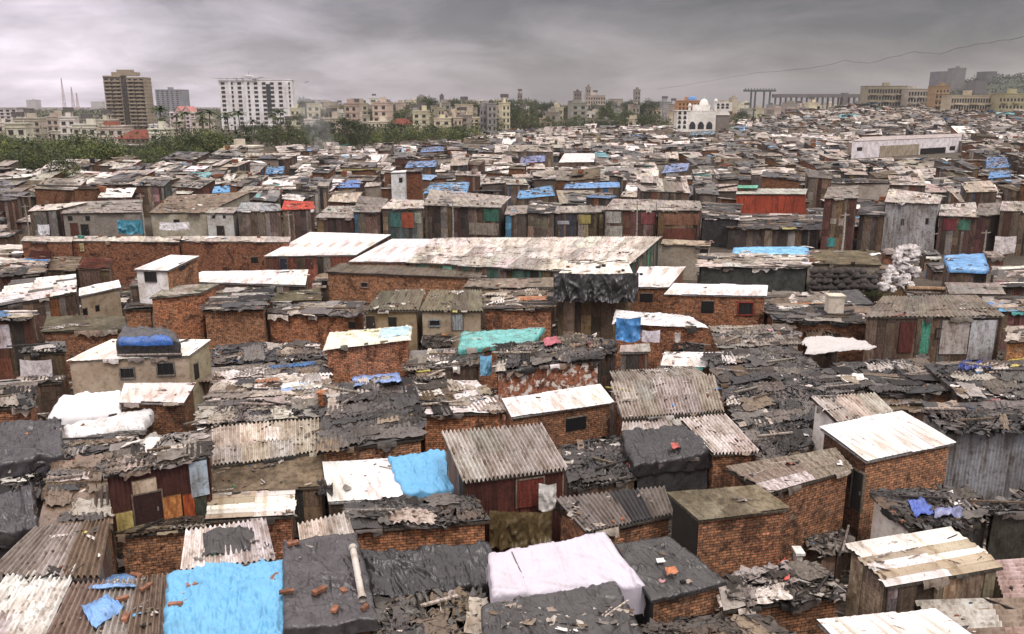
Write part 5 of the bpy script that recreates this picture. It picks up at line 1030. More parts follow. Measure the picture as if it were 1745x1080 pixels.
# ================================================================ CITY
WINM = {}
def winmesh(key, fc):
    if key not in WINM:
        mb = MB(); mb.box((-.5, -.04, 0), (1, 0, 0), (0, .03, 0), (0, 0, 1), (.03, .03, .035), 'dark'); mb.box((-.58, -.16, -.08), (1.16, 0, 0), (0, .15, 0), (0, 0, .08), fc, 'facade'); mb.box((-.58, -.16, 1), (1.16, 0, 0), (0, .15, 0), (0, 0, .08), fc, 'facade')
        o = mb.build('window'); WINM[key] = o.data; bpy.data.objects.remove(o)
    return WINM[key]
def bldg(name, label, cat, u0, u1, vt, d, dep, col, nf, nc, rz=0.0, wf=(.5, .5), ledge=True, group=None, extra=None, vb=None, winkey='grey', mat='facade', top=True, wins=True):
    a, b = PD(u0, vt, d), PD(u1, vt, d); wd = b[0] - a[0]; h = a[2]; r = root(name, ((a[0] + b[0]) / 2, d, 0), label, cat, group); r.rotation_euler = (0, 0, rz)
    mb = MB(); col = np.array(col); mb.box((-wd / 2, 0, 0), (wd, 0, 0), (0, dep, 0), (0, 0, h), col, mat)
    fh = h / (nf + .3)
    if ledge:
        for f in range(1, nf + 1): mb.box((-wd / 2 - .15, -.25, f * fh - .15), (wd + .3, 0, 0), (0, dep + .5, 0), (0, 0, .22), col * 1.12, mat)
    mb.build('wall', r)
    if top:
        m2 = MB(); m2.box((-wd / 2 - .3, -.3, h + .01), (wd + .6, 0, 0), (0, dep + .6, 0), (0, 0, .5), col * .9, mat)
        if random.random() < .7: q = random.uniform(-.3, .1) * wd; m2.box((q, dep * .3, h + .5), (min(4, wd * .3), 0, 0), (0, dep * .3, 0), (0, 0, random.uniform(1.5, 3.2)), col * .95, mat)
        m2.build('roof', r)
    if wins:
        wm = winmesh(winkey, tuple(col * 1.05)); n = 0
        for f in range(nf - 1, -1, -1):
            for c in range(nc):
                if n >= 98: break
                o = bpy.data.objects.new('window', wm); COL.objects.link(o); o.parent = r; n += 1
                o.location = (-wd / 2 + wd * (c + .5) / nc, 0, f * fh + fh * .3); o.scale = (wd / nc * wf[0], 1, fh * wf[1])
    if extra: extra(r, wd, h, dep, fh, col)
    return r
def tower_extra(r, wd, h, dep, fh, col):
    mb = MB(); mb.box((-wd * .06, -.5, 0), (wd * .12, 0, 0), (0, .6, 0), (0, 0, h + 1), (.05, .045, .04), 'facade'); mb.build('recess_shade', r)  # proud near-black box, the shade between the bays put into colour
    for f in range(1, 14):
        for sx in (-1, 1):
            for k in (0, 1):
                mb = MB(); x0 = (-.47 + k * .21) * wd if sx < 0 else (.09 + k * .2) * wd; mb.box((x0, -1.5, f * fh), (wd * .17, 0, 0), (0, 1.4, 0), (0, 0, .25), col * 1.1, 'facade'); mb.box((x0, -1.5, f * fh + .25), (wd * .17, 0, 0), (0, .12, 0), (0, 0, .75), col * (1.0 if (f + k) % 3 else .8), 'facade'); mb.build('balcony', r)
    mb = MB(); mb.box((-wd * .5, -.8, h), (wd * .42, 0, 0), (0, dep, 0), (0, 0, .9), col * 1.1, 'facade'); mb.box((-wd * .3, 1, h + .9), (wd * .6, 0, 0), (0, dep * .6, 0), (0, 0, 2.4), col, 'facade'); mb.box((-wd * .18, 2, h + 3.3), (wd * .36, 0, 0), (0, dep * .4, 0), (0, 0, 1.6), col * .9, 'facade'); mb.build('penthouse', r)
bldg('apartment_tower', 'brown apartment tower with stacked balconies, tallest on the left', 'tower', 176, 244, 131, 600, 14, (.34, .28, .21), 14, 7, .06, (.6, .55), extra=tower_extra, top=False)
def white_extra(r, wd, h, dep, fh, col):
    mb = MB(); mb.box((-wd * .58, -2, h + 1.6), (wd * .62, 0, 0), (0, 10, 0), (0, 0, .5), col, 'facade')
    for k in range(6): mb.box((-wd * .48 + k * wd * .1, -1.5, h), (.5, 0, 0), (0, .5, 0), (0, 0, 1.7), col, 'facade')
    mb.box((-wd * .05, 0, h + .3), (wd * .56, 0, 0), (0, 12, 0), (0, 0, .6), col, 'facade'); mb.build('roof_pergola', r)
    mb = MB(); mb.box((-wd * .28, 2, h + 2.1), (wd * .4, 0, 0), (0, 7, 0), (0, 0, .4), (.5, .49, .52), 'facade'); mb.ball((-wd * .1, 5, h + 2.6), 4, 4, 1.4, (.45, .44, .48), 'facade', 6, 12, top=True); mb.tube([(-wd * .1, 5, h + 3.9), (-wd * .1, 5, h + 6)], .15, (.3, .3, .3), 'facade', 5)
    for k in range(5): mb.tube([(-wd * (.26 - k * .085), 3, h), (-wd * (.26 - k * .085), 3, h + 2.2)], .25, (.5, .5, .5), 'facade', 5)
    mb.build('roof_dome', r)
    for k in (-.36, -.14, .42): mb = MB(); mb.box((wd * k - .3, -.9, 0), (1.6, 0, 0), (0, .9, 0), (0, 0, h * .97), col * 1.03, 'facade'); mb.build('pilaster', r)
    mb = MB(); mb.box((wd * .14, -.35, h * .25), (wd * .06, 0, 0), (0, .3, 0), (0, 0, h * .68), (.05, .05, .055), 'facade'); mb.build('window_strip', r)  # near-black box for the dark window column
bldg('high_rise', 'broad white high-rise with a rooftop pergola', 'tower', 374, 496, 137, 600, 22, (.80, .79, .82), 11, 9, .12, (.46, .62), extra=white_extra, ledge=False, top=False, winkey='w')
bldg('grey_tower', 'hazy grey flat topped tower between the two big ones', 'tower', 263, 306, 153, 1100, 26, (.30, .31, .35), 14, 5, -.1, (.4, .4))
def gable(r, wd, h, dep, fh, col):
    for x0, w_ in ((-.28, .24), (.02, .3)):
        mb = MB(); x = wd * x0; w = wd * w_; mb.quad((x - .5, -.6, h), (x + w / 2, -.6, h + 3.4), (x + w / 2, dep, h + 3.4), (x - .5, dep, h), (.5, .22, .2), 'facade'); mb.quad((x + w / 2, -.6, h + 3.4), (x + w + .5, -.6, h), (x + w + .5, dep, h), (x + w / 2, dep, h + 3.4), (.5, .22, .2), 'facade')
        mb.quad((x, -.3, h), (x + w, -.3, h), (x + w / 2, -.3, h + 3.1), (x + w / 2, -.3, h + 3.1), (.62, .42, .42), 'facade'); mb.build('gable', r)
bldg('gabled_house', 'pink gabled apartment house left of the white high-rise', 'apartment house', 288, 332, 190, 560, 14, (.72, .62, .64), 5, 5, 0, extra=gable, top=False)
bldg('apartment_house', 'white cream apartment house right of the pink gabled one', 'apartment house', 332, 352, 191, 565, 12, (.68, .64, .58), 6, 3, 0)
bldg('apartment_house', 'white apartment house with balconies at the far left edge', 'apartment house', -12, 26, 184, 480, 16, (.66, .63, .64), 8, 4, .2)
bldg('apartment_house', 'cream apartment house with arched balconies at the far left', 'apartment house', 22, 55, 207, 440, 14, (.60, .55, .47), 5, 5, .1)
bldg('apartment_house', 'brown roofed apartment house right of the cream one at far left', 'apartment house', 55, 100, 206, 500, 14, (.42, .36, .29), 5, 6, .0)
def hip(r, wd, h, dep, fh, col):
    mb = MB(); a = [(-wd / 2 - 1.5, -1.5, h), (wd / 2 + 1.5, -1.5, h), (wd / 2 + 1.5, dep + 1.5, h), (-wd / 2 - 1.5, dep + 1.5, h)]; t = [(-wd * .25, dep / 2, h + 3.2), (wd * .25, dep / 2, h + 3.2)]
    c = (.26, .065, .04); mb.quad(a[0], a[1], t[1], t[0], c, 'cement'); mb.quad(a[2], a[3], t[0], t[1], c, 'cement'); mb.quad(a[1], a[2], t[1], t[1], c, 'cement'); mb.quad(a[3], a[0], t[0], t[0], c, 'cement'); mb.build('roof', r)
    mb = MB(); mb.box((-wd * .65, -4, h * .45), (wd * 1.3, 0, 0), (0, 4, 0), (0, 0, .3), (.5, .46, .42), 'facade'); mb.build('terrace', r)
bldg('bungalow', 'red roofed bungalow on a terrace in front of the brown tower', 'house', 206, 256, 236, 330, 10, (.45, .36, .33), 3, 6, 0, extra=hip, top=False)
bldg('cream_shed', 'long flat cream roofed shed behind the bright trees', 'shed', 86, 160, 224, 420, 10, (.66, .62, .54), 1, 8, 0)
bldg('office_block', 'long horizontal banded block left of the red roofed bungalow', 'office block', 160, 210, 216, 430, 12, (.40, .36, .31), 4, 5, 0, (.8, .4))
bldg('low_white_building', 'low white building by the trees under the white high-rise', 'building', 382, 432, 252, 238, 7, (.72, .66, .56), 2, 7, -.1, (.4, .35))
bldg('low_white_building', 'bright white block right of the brown tower', 'building', 254, 276, 213, 470, 8, (.78, .77, .8), 3, 2, 0)
bldg('low_white_building', 'tall white hall at the foot of the white high-rise', 'building', 405, 462, 214, 470, 8, (.74, .72, .72), 3, 6, 0, (.3, .7))
bldg('long_cream_building', 'long low cream building with columned balconies in the far centre', 'building', 766, 850, 201, 520, 12, (.66, .58, .42), 4, 10, .05, (.55, .55))
# pale distant skyline on the left
for i, (u0, u1, vt, d) in enumerate([(44,60,170,3600),(60,80,186,3000),(88,108,188,3400),(155,173,173,3600),(118,140,193,3300),(306,318,176,3600),(140,154,186,3900),(350,366,188,3200),(28,42,192,3500),(498,512,183,3300),(525,552,170,2300),(560,580,176,2600)]):
    bldg('distant_tower', relab('pale hazy distant block', (u0 + u1) / 2, vt), 'tower', u0, u1, vt, d, 40, (.45, .42, .42), 8, 3, random.uniform(-.2, .2), ledge=True, group='pale blocks on the hazy skyline', wins=False)
for u, vt in ((104, 133), (121, 148), (130, 158)):
    t_ = PD(u, vt, 2500); mb = MB(); n = 6
    for k in range(3): a = k * 2.09; mb.tube([(t_[0] + 5 * math.cos(a), 2500 + 5 * math.sin(a), 0), (t_[0] + .8 * math.cos(a), 2500 + .8 * math.sin(a), t_[2])], 1.0, (.4, .25, .25), 'facade', 4, .5)
    for j in range(1, 9): z = t_[2] * j / 9; q = 5 - 4.2 * j / 9; mb.tube([(t_[0] + q * math.cos(a), 2500 + q * math.sin(a), z) for a in (0, 2.09, 4.19, 6.283)], .4, (.6, .5, .5) if j % 2 else (.4, .12, .1), 'facade', 4)
    single(mb, 'radio_mast', (t_[0], 2500, 0), {104: 'tallest thin radio mast on the left skyline', 121: 'middle thin radio mast on the left skyline', 130: 'shortest thin radio mast on the left skyline'}[u], 'mast')
# scattered houses of the far town
CC = [(.66, .58, .44), (.72, .68, .62), (.50, .43, .34), (.38, .35, .31), (.56, .44, .38), (.36, .31, .27), (.68, .62, .46), (.34, .33, .33)]
def clutter(r, wd, h, dep, fh, col):
    mb = MB(); k = random.choice([0, 1, 2])
    if k == 0: mb.ball((0, dep / 2, h + .5), 1.4, 1.4, 1.8, (.05, .05, .05), 'facade', 6, 8, top=True); nm = 'roof_fixture'
    elif k == 1:
        for sx in (-1, 1): mb.box((sx * 1.6, dep / 2, h), (.3, 0, 0), (0, .3, 0), (0, 0, 3), col * .8, 'facade')
        mb.box((-2, dep / 2 - 1, h + 3), (4.2, 0, 0), (0, 2.4, 0), (0, 0, 1.9), (.12, .11, .11), 'facade'); nm = 'rooftop_tank'
    else: mb.box((-wd * .3, 1, h + .5), (wd * .5, 0, 0), (0, 4, 0), (0, 0, 1.8), (.3, .11, .07) if random.random() < .2 else col * .8, 'facade'); nm = 'rooftop_room'
    mb.build(nm, r)
for i in range(24):
    u = -30 + i * 28 + random.uniform(-10, 10); d = random.uniform(285, 470) if u < 350 else random.uniform(390, 520)
    if 360 < u < 470 or 195 < u < 265: continue
    wpx = random.uniform(18, 44); c = random.choice([(.66, .62, .55), (.6, .55, .46), (.7, .66, .62), (.5, .44, .37)]); h = random.uniform(6, 11); vt = proj(PD(u, 180, d) * [1, 1, 0] + [0, 0, h])[1]
    bldg('low_house', relab('low pale house among the trees', u, vt), 'house', u - wpx / 2, u + wpx / 2, vt, d, 8, jit(c, .1), max(1, int(h / 3.2)), max(2, int(wpx * d / F / 3)), random.uniform(-.3, .3), (.5, .45), True, 'low houses among the left trees', clutter)
n = 0
for i in range(190):
    d = random.choice([random.uniform(440, 640), random.uniform(640, 900), random.uniform(900, 1500)]); u = random.uniform(498, 1150) if i % 6 else random.uniform(1240, 1480)
    if u < 640: d = max(d, 430)
    if u > 1230: d = max(d, 700)
    if 1120 < u < 1260: d = max(d, 700)
    wpx = random.uniform(9, 26) * (700 / d) ** .4; h = random.uniform(8, 19) * (1 if d < 900 else 1.25); vt = proj(PD(u, 180, d) * [1, 1, 0] + [0, 0, h])[1]
    c = random.choice(CC); look = {0: 'cream', 1: 'white', 2: 'tan', 3: 'grey', 4: 'pinkish', 5: 'brown', 6: 'yellowish', 7: 'dark grey'}[CC.index(c)]; nf = max(2, int(h / 3.2)); nc = max(2, int(wpx * d / F / 3.4))
    bldg('town_house', relab('small %s town house' % look, u, vt), 'house', u - wpx / 2, u + wpx / 2, vt, d, random.uniform(8, 14), jit(c, .1), nf, nc, random.uniform(-.35, .35), (.45, .45), d < 900, 'houses of the far town', clutter if d < 1000 else None, wins=d < 640)
for u, w, vt, d, c, lb in [(985,12,156,800,(.24,.2,.18),'dark unfinished block with rooftop tank in the far centre'),(1003,7,149,820,(.35,.3,.26),'slim block with raised black tank in the far centre'),(1087,9,153,800,(.3,.28,.26),'narrow grey tower left of the white mosque'),(718,16,165,900,(.4,.38,.36),'checkered grey block on the centre skyline'),(752,6,163,900,(.2,.19,.2),'thin dark block on the centre skyline'),(886,8,160,850,(.3,.27,.24),'thin tank tower above the green hedge'),(1015,34,163,780,(.5,.44,.38),'wide tan block below the raised tank')]:
    bldg('town_block', lb, 'building', u - w / 2, u + w / 2, vt, d, 12, c, 7, max(2, w // 4), 0, (.5, .5), extra=clutter)
def tiled(r, wd, h, dep, fh, col): hip(r, wd, h, dep, fh, (.42, .14, .07))
bldg('tiled_house', 'cream house with an orange tiled roof among the central trees', 'house', 668, 700, 212, 470, 9, (.66, .58, .42), 3, 5, 0, (.4, .5), extra=tiled, top=False)
bldg('white_house', 'white house right of the orange tiled one', 'house', 702, 730, 206, 500, 9, (.74, .70, .62), 4, 4, .1, (.4, .5))
bldg('white_house', 'small white twin house left of the orange tiled one', 'house', 626, 660, 208, 480, 9, (.70, .64, .52), 3, 5, -.1, (.4, .5))
bldg('white_block', 'bright white flat block on the centre skyline', 'building', 741, 776, 183, 720, 10, (.76, .74, .70), 3, 6, 0)
bldg('white_block', 'long white flat block above the green hedge', 'building', 862, 902, 182, 700, 10, (.74, .72, .68), 3, 7, 0)
bldg('long_shed', 'long thin cream roofed shed right of the white high-rise', 'shed', 545, 652, 196, 640, 12, (.6, .53, .42), 2, 16, 0)
# white mosque with three pointed arches
def arch(r, x, w, z0, h, y=-.05, name='arch'):
    mb = MB(); s = 7; L_ = [(x - w / 2, z0), (x - w / 2, z0 + h * .55)] + [(x - w / 2 * (1 - k / s) ** .8 if k < s else x, z0 + h * (.55 + .45 * math.sin(k / s * 1.5708))) for k in range(1, s + 1)]
    for (xa, za), (xb, zb) in zip(L_[1:-1], L_[2:]): mb.quad((xa, y, za), (2 * x - xa, y, za), (2 * x - xb, y, zb), (xb, y, zb), (.02, .02, .022), 'dark')
    mb.box((x - w / 2, y, z0), (w, 0, 0), (0, .02, 0), (0, 0, h * .55), (.02, .02, .022), 'dark'); mb.build(name, r)
d = 552; m = d / F * 1.03; x = lambda u: PD(u, 200, d)[0] - PD(1197, 200, d)[0]; zz = lambda v: PD(1197, v, d)[2]
r = root('mosque', (PD(1197, 200, d)[0], d, 0), 'white mosque with three pointed arches and small dome', 'mosque'); wc_ = (.84, .82, .78)
mb = MB(); mb.box((x(1174), 0, 0), (x(1220) - x(1174), 0, 0), (0, 14, 0), (0, 0, zz(189)), wc_, 'facade'); mb.box((x(1153), -.3, 0), (x(1173.5) - x(1153), 0, 0), (0, 10, 0), (0, 0, zz(189)), wc_, 'facade')
mb.box((x(1186), 4, zz(189)), (x(1212) - x(1186), 0, 0), (0, 8, 0), (0, 0, 4), wc_, 'facade'); mb.box((x(1220), 4, zz(189)), (x(1249) - x(1220), 0, 0), (0, 6, 0), (0, 0, zz(174) - zz(189)), (.7, .68, .66), 'facade')
for q in range(9): mb.box((x(1174) + q * 2.0, -.2, zz(189)), (.9, 0, 0), (0, .5, 0), (0, 0, 1.4 - .4 * (q % 2)), wc_, 'facade')
mb.box((x(1151), -.6, zz(189)), (x(1175) - x(1151), 0, 0), (0, 11, 0), (0, 0, .5), wc_, 'facade'); mb.build('wall', r)
for u in (1180.5, 1195, 1209.5): arch(r, x(u), 4.0, zz(220), zz(207) - zz(220))
for u in (1158, 1167):
    for v in (219, 211, 203, 195): arch(r, x(u), 1.9, zz(v), 2.3, -.38, 'window')
for u in (1225, 1233, 1241):
    for v in (185, 180): arch(r, x(u), 2, zz(v), 1.5, 3.94, 'window')
mb = MB(); mb.ball((x(1203), 8, zz(189) + 4), 3, 3, 3.6, wc_, 'facade', 8, 14, top=True); mb.tube([(x(1203), 8, zz(189) + 7), (x(1203), 8, zz(189) + 10)], .2, wc_, 'facade', 5, .05); mb.build('dome', r)
for u, vt in ((1219, 170), (1175, 178)): mb = MB(); mb.tube([(x(u), 1, 0), (x(u), 1, zz(vt + 3))], .8, wc_, 'facade', 8); mb.ball((x(u), 1, zz(vt + 3)), 1.2, 1.2, 1.9, wc_, 'facade', 6, 10, top=True); mb.tube([(x(u), 1, zz(vt + 2)), (x(u), 1, zz(vt - 2))], .15, wc_, 'facade', 5); mb.build('minaret', r)
mb = MB(); mb.box((x(1221), 0, 0), (x(1243) - x(1221), 0, 0), (0, 12, 0), (0, 0, zz(196)), (.2, .17, .15), 'facade'); mb.quad((x(1220), -.5, zz(196)), (x(1244), -.5, zz(196)), (x(1242), 6, zz(186)), (x(1222), 6, zz(186)), (.4, .37, .35), 'facade'); mb.build('side_hall', r)
r = bldg('blue_domed_building', 'orange building with a blue dome behind the white mosque', 'building', 1156, 1194, 172, 640, 12, (.55, .28, .12), 6, 6, 0, (.5, .5))
mb = MB(); h_ = PD(1180, 172, 640)[2]; mb.ball((2.5, 5, h_ + .3), 4.2, 4, 3.4, (.13, .26, .52), 'facade', 8, 16, top=True); mb.build('dome', r)
# railway viaduct
d = 950; r = root('viaduct', (PD(1380, 165, d)[0], d, 0), 'long dark viaduct on many piers at the right skyline', 'viaduct'); X = lambda u: PD(u, 165, d)[0] - PD(1380, 165, d)[0]; Z = lambda v: PD(1380, v, d)[2]; vc = (.16, .15, .15)
mb = MB(); mb.box((X(1318), 0, Z(166)), (X(1480) - X(1318), 0, 0), (0, 6, 0), (0, 0, Z(160) - Z(166)), vc, 'facade'); mb.box((X(1436), -1, 0), (X(1445) - X(1436), 0, 0), (0, 8, 0), (0, 0, Z(158)), vc, 'facade'); mb.build('deck', r)
for u in range(1322, 1478, 9): mb = MB(); mb.box((X(u), .5, 0), (X(u + 1.6) - X(u), 0, 0), (0, 4, 0), (0, 0, Z(166)), vc, 'facade'); mb.build('pier', r)
mb = MB(); mb.box((X(1268), 0, Z(156)), (X(1322) - X(1268), 0, 0), (0, 5, 0), (0, 0, Z(152.5) - Z(156)), (.1, .12, .12), 'facade')
for u in (1280, 1287, 1302, 1312): mb.box((X(u), 1, 0), (X(u + 2) - X(u), 0, 0), (0, 3, 0), (0, 0, Z(156)), (.1, .12, .12), 'facade')
for u in range(1270, 1321, 5): mb.box((X(u), 2, Z(152.5)), (.8, 0, 0), (0, .8, 0), (0, 0, 1.6), (.1, .12, .12), 'facade')
mb.build('gantry', r)
# apartment blocks at right
def balc(r, wd, h, dep, fh, col):
    k = 0
    for f in range(1, int(h / fh)):
        for c in range(max(3, int(wd / 9))):
            if k > 60: return
            k += 1; mb = MB(); n_ = max(3, int(wd / 9)); x0 = -wd / 2 + wd * (c + .2) / n_; mb.box((x0, -1.3, f * fh), (wd / n_ * .5, 0, 0), (0, 1.25, 0), (0, 0, .9), col * random.choice([1.15, .9, 1.0]), 'facade'); mb.build('balcony', r)
bldg('apartment_block', 'cream green apartment block with balconies, left of the right group', 'apartment block', 1480, 1547, 147, 640, 14, (.33, .30, .22), 6, 14, .0, (.72, .55), extra=balc)
bldg('apartment_block', 'pale apartment block with barred balconies in the right group', 'apartment block', 1548, 1594, 152, 630, 14, (.44, .40, .34), 6, 9, .05, (.7, .55), extra=balc)
bldg('orange_tower', 'narrow orange apartment tower in the right group', 'apartment tower', 1596, 1619, 147, 600, 12, (.38, .26, .15), 7, 4, 0, (.5, .4), extra=balc)
bldg('apartment_block', 'long yellow and white apartment block at the right edge', 'apartment block', 1622, 1703, 163, 560, 13, (.48, .42, .31), 5, 18, .0, (.7, .55), extra=balc)
bldg('apartment_block', 'yellow green apartment block cut by the right edge', 'apartment block', 1704, 1765, 160, 550, 13, (.38, .35, .22), 5, 10, .0, (.6, .4), extra=balc)
bldg('grey_tower', 'square grey tower, left of the pair on the right skyline', 'tower', 1602, 1623, 122, 1500, 30, (.16, .15, .16), 12, 4, .1, wins=False)
bldg('grey_tower', 'slanting grey tower, right of the pair on the right skyline', 'tower', 1625, 1646, 116, 1450, 30, (.19, .18, .18), 12, 4, -.2, wins=False)
bldg('grey_tower', 'dark tower rising from the wooded hill at right', 'tower', 1683, 1700, 122, 1500, 30, (.12, .12, .13), 10, 3, .1, wins=False)
bldg('grey_tower', 'low dark block on the wooded hill left of its tower', 'tower', 1664, 1684, 138, 1400, 30, (.13, .12, .12), 6, 3, 0, wins=False)
# wooded hill
n, m = 60, 22; G = np.zeros((n, m, 3)); 
for i in range(n):
    for j in range(m):
        u = 1440 + i * 9; dd = 1150 + j * 45; p = PD(u, 170, dd); hh = 62 * min(1, max(0, (u - 1450) / 220)) * math.exp(-((j - 10) / 5.5) ** 2); G[i, j] = (p[0], dd, hh * (1 + .15 * float(vn(np.array(i * .3), np.array(j * .3), 2))) - 1)
mb = MB(); mb.grid(G, (.03, .036, .02), 'leaf', True); tag(mb.build('hill'), 'dark wooded hill at the right skyline', 'hill', None, 'structure')
mb = MB()
V, Q, U, Cc = [], [], [], []
for k in range(16000):
    i = random.randrange(n - 1); j = random.randrange(3, 15); p = G[i, j] + (G[i + 1, j] - G[i, j]) * random.random() + (0, random.uniform(-20, 20), 0)
    p = p + np.array([random.gauss(0, 3), 0, random.uniform(-1, 6)]); s = random.uniform(1.0, 2.4); b = len(V); t1 = np.array([random.gauss(0, 1), random.gauss(0, 1), random.gauss(0, 1)]); t1 /= np.linalg.norm(t1); t2 = np.cross(t1, [random.gauss(0, 1), random.gauss(0, 1), 1.1]); t2 /= np.linalg.norm(t2)
    c = random.choice(DG); V += [p - t1 * s, p - t2 * s * .7, p + t1 * s, p + t2 * s * .7]; Q.append([b, b + 1, b + 2, b + 3]); U += [[0, 0], [1, 0], [1, 1], [0, 1]]; Cc += [c] * 4
mb.raw(V, Q, U, Cc, 'leaf'); tag(mb.build('hill_woods'), 'dark woods covering the right hill', 'woods', None, 'stuff')
# far-off ground cover of trees behind and among the town
V, Q, U, Cc = [], [], [], []
for k in range(70000):
    u = random.uniform(-150, 1900); d = random.choice([random.uniform(ymax(u) + 15, ymax(u) + 220), random.uniform(600, 1900)]); 
    if (u < 660 and d < 600 and random.random() < .72) or d < ymax(u) + 10 or (1145 < u < 1255 and d < 640): continue
    p = PD(u, 180, d); cl = float(vn(np.array(u * .03), np.array(d * .02), 8)); p[2] = random.uniform(0, 9) * (.25 + cl) ; s = random.uniform(.3, .7) * max(1, d / 450); b = len(V)
    t1 = np.array([random.gauss(0, 1), random.gauss(0, 1), random.gauss(0, 1)]); t1 /= np.linalg.norm(t1); t2 = np.cross(t1, [random.gauss(0, 1), random.gauss(0, 1), 1.1]); t2 /= np.linalg.norm(t2)
    c = random.choice(MG + DG); V += [p - t1 * s, p - t2 * s * .7, p + t1 * s, p + t2 * s * .7]; Q.append([b, b + 1, b + 2, b + 3]); U += [[0, 0], [1, 0], [1, 1], [0, 1]]; Cc += [c] * 4
mb = MB(); mb.raw(V, Q, U, Cc, 'leaf'); tag(mb.build('undergrowth'), 'low greenery spread between the far houses', 'greenery', None, 'stuff')
# overhead wire
pts = []
for u, v, d in [(1120,152,140),(1180,143,125),(1240,132,110),(1290,124,98),(1350,119,88),(1400,113,80),(1440,103,74),(1480,108,69),(1520,97,64),(1560,88,60),(1600,92,56),(1640,80,52),(1680,73,48),(1720,67,45),(1800,50,40),(2000,20,34)]: pts.append(PD(u, v, d))
mb = MB(); P2 = []
for i in range(len(pts) - 1):
    for k in range(6): t = k / 6; P2.append(pts[i] * (1 - t) + pts[i + 1] * t + np.array([0, 0, .03 * math.sin((i * 6 + k) * 1.1)]))
mb.tube(P2, .013, (.06, .06, .06), 'dark', 5); single(mb, 'overhead_wire', pts[0], 'thin wavy wire crossing the sky at upper right', 'wire')
# ================================================================ GROUND, LITTER
n = 90; xs = np.sinh(np.linspace(-4.2, 4.2, n)) * 150; ys = np.concatenate([[-2000, -400, -60], np.sinh(np.linspace(0, 4.6, 110)) * 110])
X_, Y_ = np.meshgrid(xs, ys, indexing='ij'); mb = MB(); mb.grid(np.stack([X_, Y_, np.where((Y_ > 300) & (Y_ < 20000), ground_rise(X_, Y_), 0)], -1), (.13, .105, .08), 'mud', True); tag(mb.build('ground'), None, None, None, 'structure')
n_ = 26000; yy = rng.uniform(14, 78, n_); xx = rng.uniform(-.66, .66, n_) * yy; hp = vn(xx * .5, yy * .5, 3); SCR['near'].append((np.stack([xx, yy, rng.uniform(0, .5, n_) * hp * 1.6], -1), rng.uniform(.08, .42, n_), [random.choice(['dark', 'mix', 'brown', 'dark', 'grey']) for _ in range(n_)]))
for nm_, ob_, lb_ in (('near', 'roof_litter', 'scraps, sticks and rubble strewn over the nearer roofs'), ('far', 'distant_litter', 'scraps and rags strewn over the distant roofs')):
    mb = MB(); L_ = SCR[nm_]; scraps(mb, np.concatenate([q[0] for q in L_]), np.concatenate([q[1] for q in L_]), sum([q[2] for q in L_], []), *((1, 1) if nm_ == 'near' else (.45, .45))); print(nm_, sum(len(q[1]) for q in L_)); tag(mb.build(ob_), lb_, 'litter', None, 'stuff')
# ================================================================ SMOKE AND HAZE
def volume(name, dens, col, aniso=.2, noise_=False):
    m = bpy.data.materials.new(name); m.use_nodes = True; nt = m.node_tree; N = nt.nodes; N.remove(N['Principled BSDF']); v = N.new('ShaderNodeVolumePrincipled'); v.inputs['Color'].default_value = (*col, 1); v.inputs['Density'].default_value = dens; v.inputs['Anisotropy'].default_value = aniso
    nt.links.new(v.outputs[0], N['Material Output'].inputs['Volume'])
    return m
HAZE = .00008
if HAZE:
    MAT['hazev'] = volume('haze', HAZE, (.92, .90, .94), 0)
    mb = MB(); mb.box((-3300, -60, -1.0), (6600, 0, 0), (0, 4080, 0), (0, 0, 132.0), (1, 1, 1), 'hazev'); o = mb.build('haze'); tag(o, 'thin damp haze over the whole town', 'haze', None, 'stuff')
MAT['smokev'] = volume('smoke', .035, (.85, .85, .87), 0)
p = PD(552, 262, 268); mb = MB()
for k in range(4): mb.ball((p[0] - k * 1.2, 268, 5 + k * 4.2), 3.4 + k * .9, 3 + k * .8, 4.0 + k * .4, (1, 1, 1), 'smokev', 10, 12, .35, k)
o = mb.build('smoke'); tag(o, 'pale smoke rising from the trees left of centre', 'smoke', None, 'stuff')
# ================================================================ SKY, SUN, CAMERA
w = bpy.data.worlds.new('World'); scn.world = w; w.use_nodes = True; nt = w.node_tree; N, L = nt.nodes, nt.links; bg = N['Background']
sky = N.new('ShaderNodeTexSky'); sky.sky_type = 'NISHITA'; sky.sun_disc = False; EL, AZ = math.radians(58), math.radians(215)
sky.sun_elevation = EL; sky.sun_rotation = AZ
tc = N.new('ShaderNodeTexCoord'); sp = N.new('ShaderNodeSeparateXYZ'); L.new(tc.outputs['Generated'], sp.inputs[0]); x_, y_, z_ = sp.outputs
mp = N.new('ShaderNodeMapping'); L.new(tc.outputs['Generated'], mp.inputs[0]); mp.inputs['Scale'].default_value = (2.6, 2.6, 9); mp.inputs['Location'].default_value = (.7, .3, .2); mp.inputs['Rotation'].default_value = (0, .10, 0)
n1 = noise(nt, mp.outputs[0], 2.0, 8, .55, .35); n2 = noise(nt, mp.outputs[0], 3.2, 6, .6, .6)
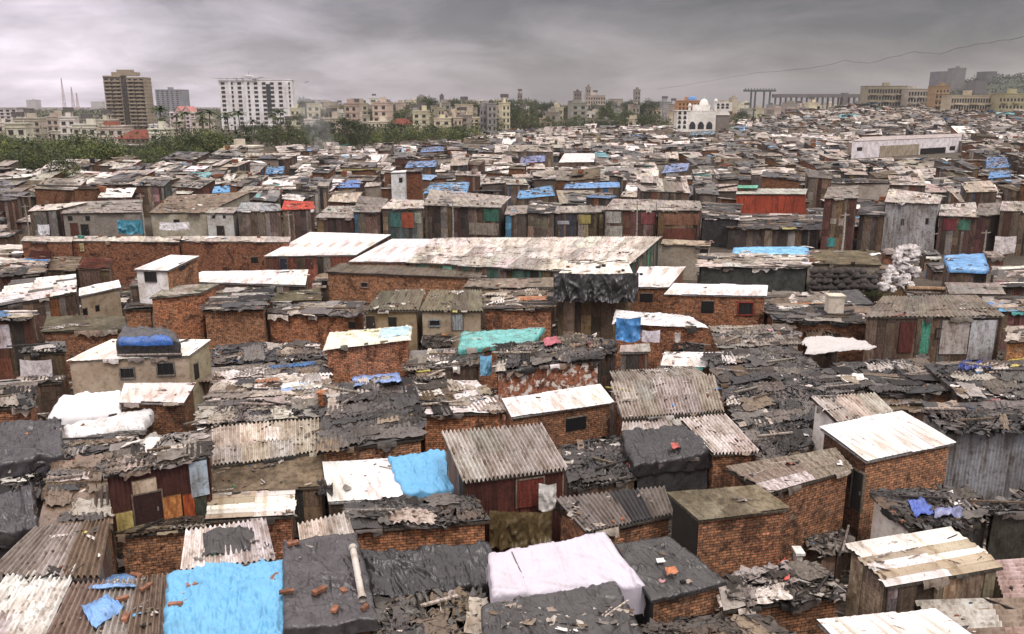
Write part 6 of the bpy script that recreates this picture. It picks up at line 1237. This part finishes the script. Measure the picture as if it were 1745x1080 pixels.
# horizontal: bright lavender at left, dark warm grey at right
hx = ramp(nt, mathn(nt, 'ADD', mathn(nt, 'MULTIPLY', x_, .9), .5), (.02, (.78, .70, .78)), (.16, (.53, .48, .53)), (.34, (.34, .305, .325)), (.52, (.235, .21, .215)), (.80, (.17, .152, .149)))
zz_ = ramp(nt, z_, (.0, (1.15, 1.15, 1.18)), (.05, (1.0, 1.0, 1.0)), (.11, (.70, .685, .69)))
cl = mixc(nt, 1.0, hx, zz_, 'MULTIPLY')
c1 = ramp(nt, n1, (.38, (.60, .585, .595)), (.48, (.90, .885, .90)), (.52, (1.0, .985, 1.0)), (.62, (1.26, 1.23, 1.25)))
c2 = ramp(nt, n2, (.35, (.90, .90, .90)), (.62, (1.1, 1.1, 1.1)))
cl = mixc(nt, 1.0, mixc(nt, 1.0, cl, c1, 'MULTIPLY'), c2, 'MULTIPLY')
hi = ramp(nt, z_, (.25, (0, 0, 0)), (.7, (1, 1, 1))); top = mixc(nt, 1.0, (1.85, 1.73, 1.64), c1, 'MULTIPLY')
add = N.new('ShaderNodeMix'); add.data_type = 'RGBA'; add.blend_type = 'ADD'; add.inputs[0].default_value = .012
full = mixc(nt, hi, cl, top); L.new(full, add.inputs[6]); L.new(sky.outputs[0], add.inputs[7]); add.clamp_result = False
L.new(add.outputs[2], bg.inputs['Color']); bg.inputs['Strength'].default_value = 1.0
sd = bpy.data.lights.new('Sun', 'SUN'); sd.energy = 1.5; sd.angle = math.radians(12); sd.color = (1, .965, .92); so = bpy.data.objects.new('Sun', sd); COL.objects.link(so)
az = math.radians(215 - 180)      # the light comes from behind the camera, right side
dirv = Vector((math.sin(math.radians(150)) * math.cos(EL), math.cos(math.radians(150)) * math.cos(EL), math.sin(EL))); so.rotation_euler = dirv.to_track_quat('Z', 'Y').to_euler(); sky.sun_rotation = math.radians(150)
cd = bpy.data.cameras.new('Camera'); cam = bpy.data.objects.new('Camera', cd); COL.objects.link(cam); cam.location = (0, 0, CAMZ); cam.rotation_euler = (math.pi / 2 - TILT, 0, 0)
cd.sensor_width = 36; cd.lens = 36 * F / W; cd.clip_start = .5; cd.clip_end = 9000; scn.camera = cam
scn.view_settings.view_transform = 'Standard'; scn.view_settings.look = 'None'; scn.view_settings.gamma = 1; scn.view_settings.exposure = 0.27
scn.cycles.max_bounces = 6; scn.cycles.diffuse_bounces = 1; scn.cycles.volume_bounces = 0; scn.cycles.use_denoising = True

for o in scn.objects:
    if 'label' in o and len(o['label'].split()) > 16: print('LONG', o.name, o['label'])
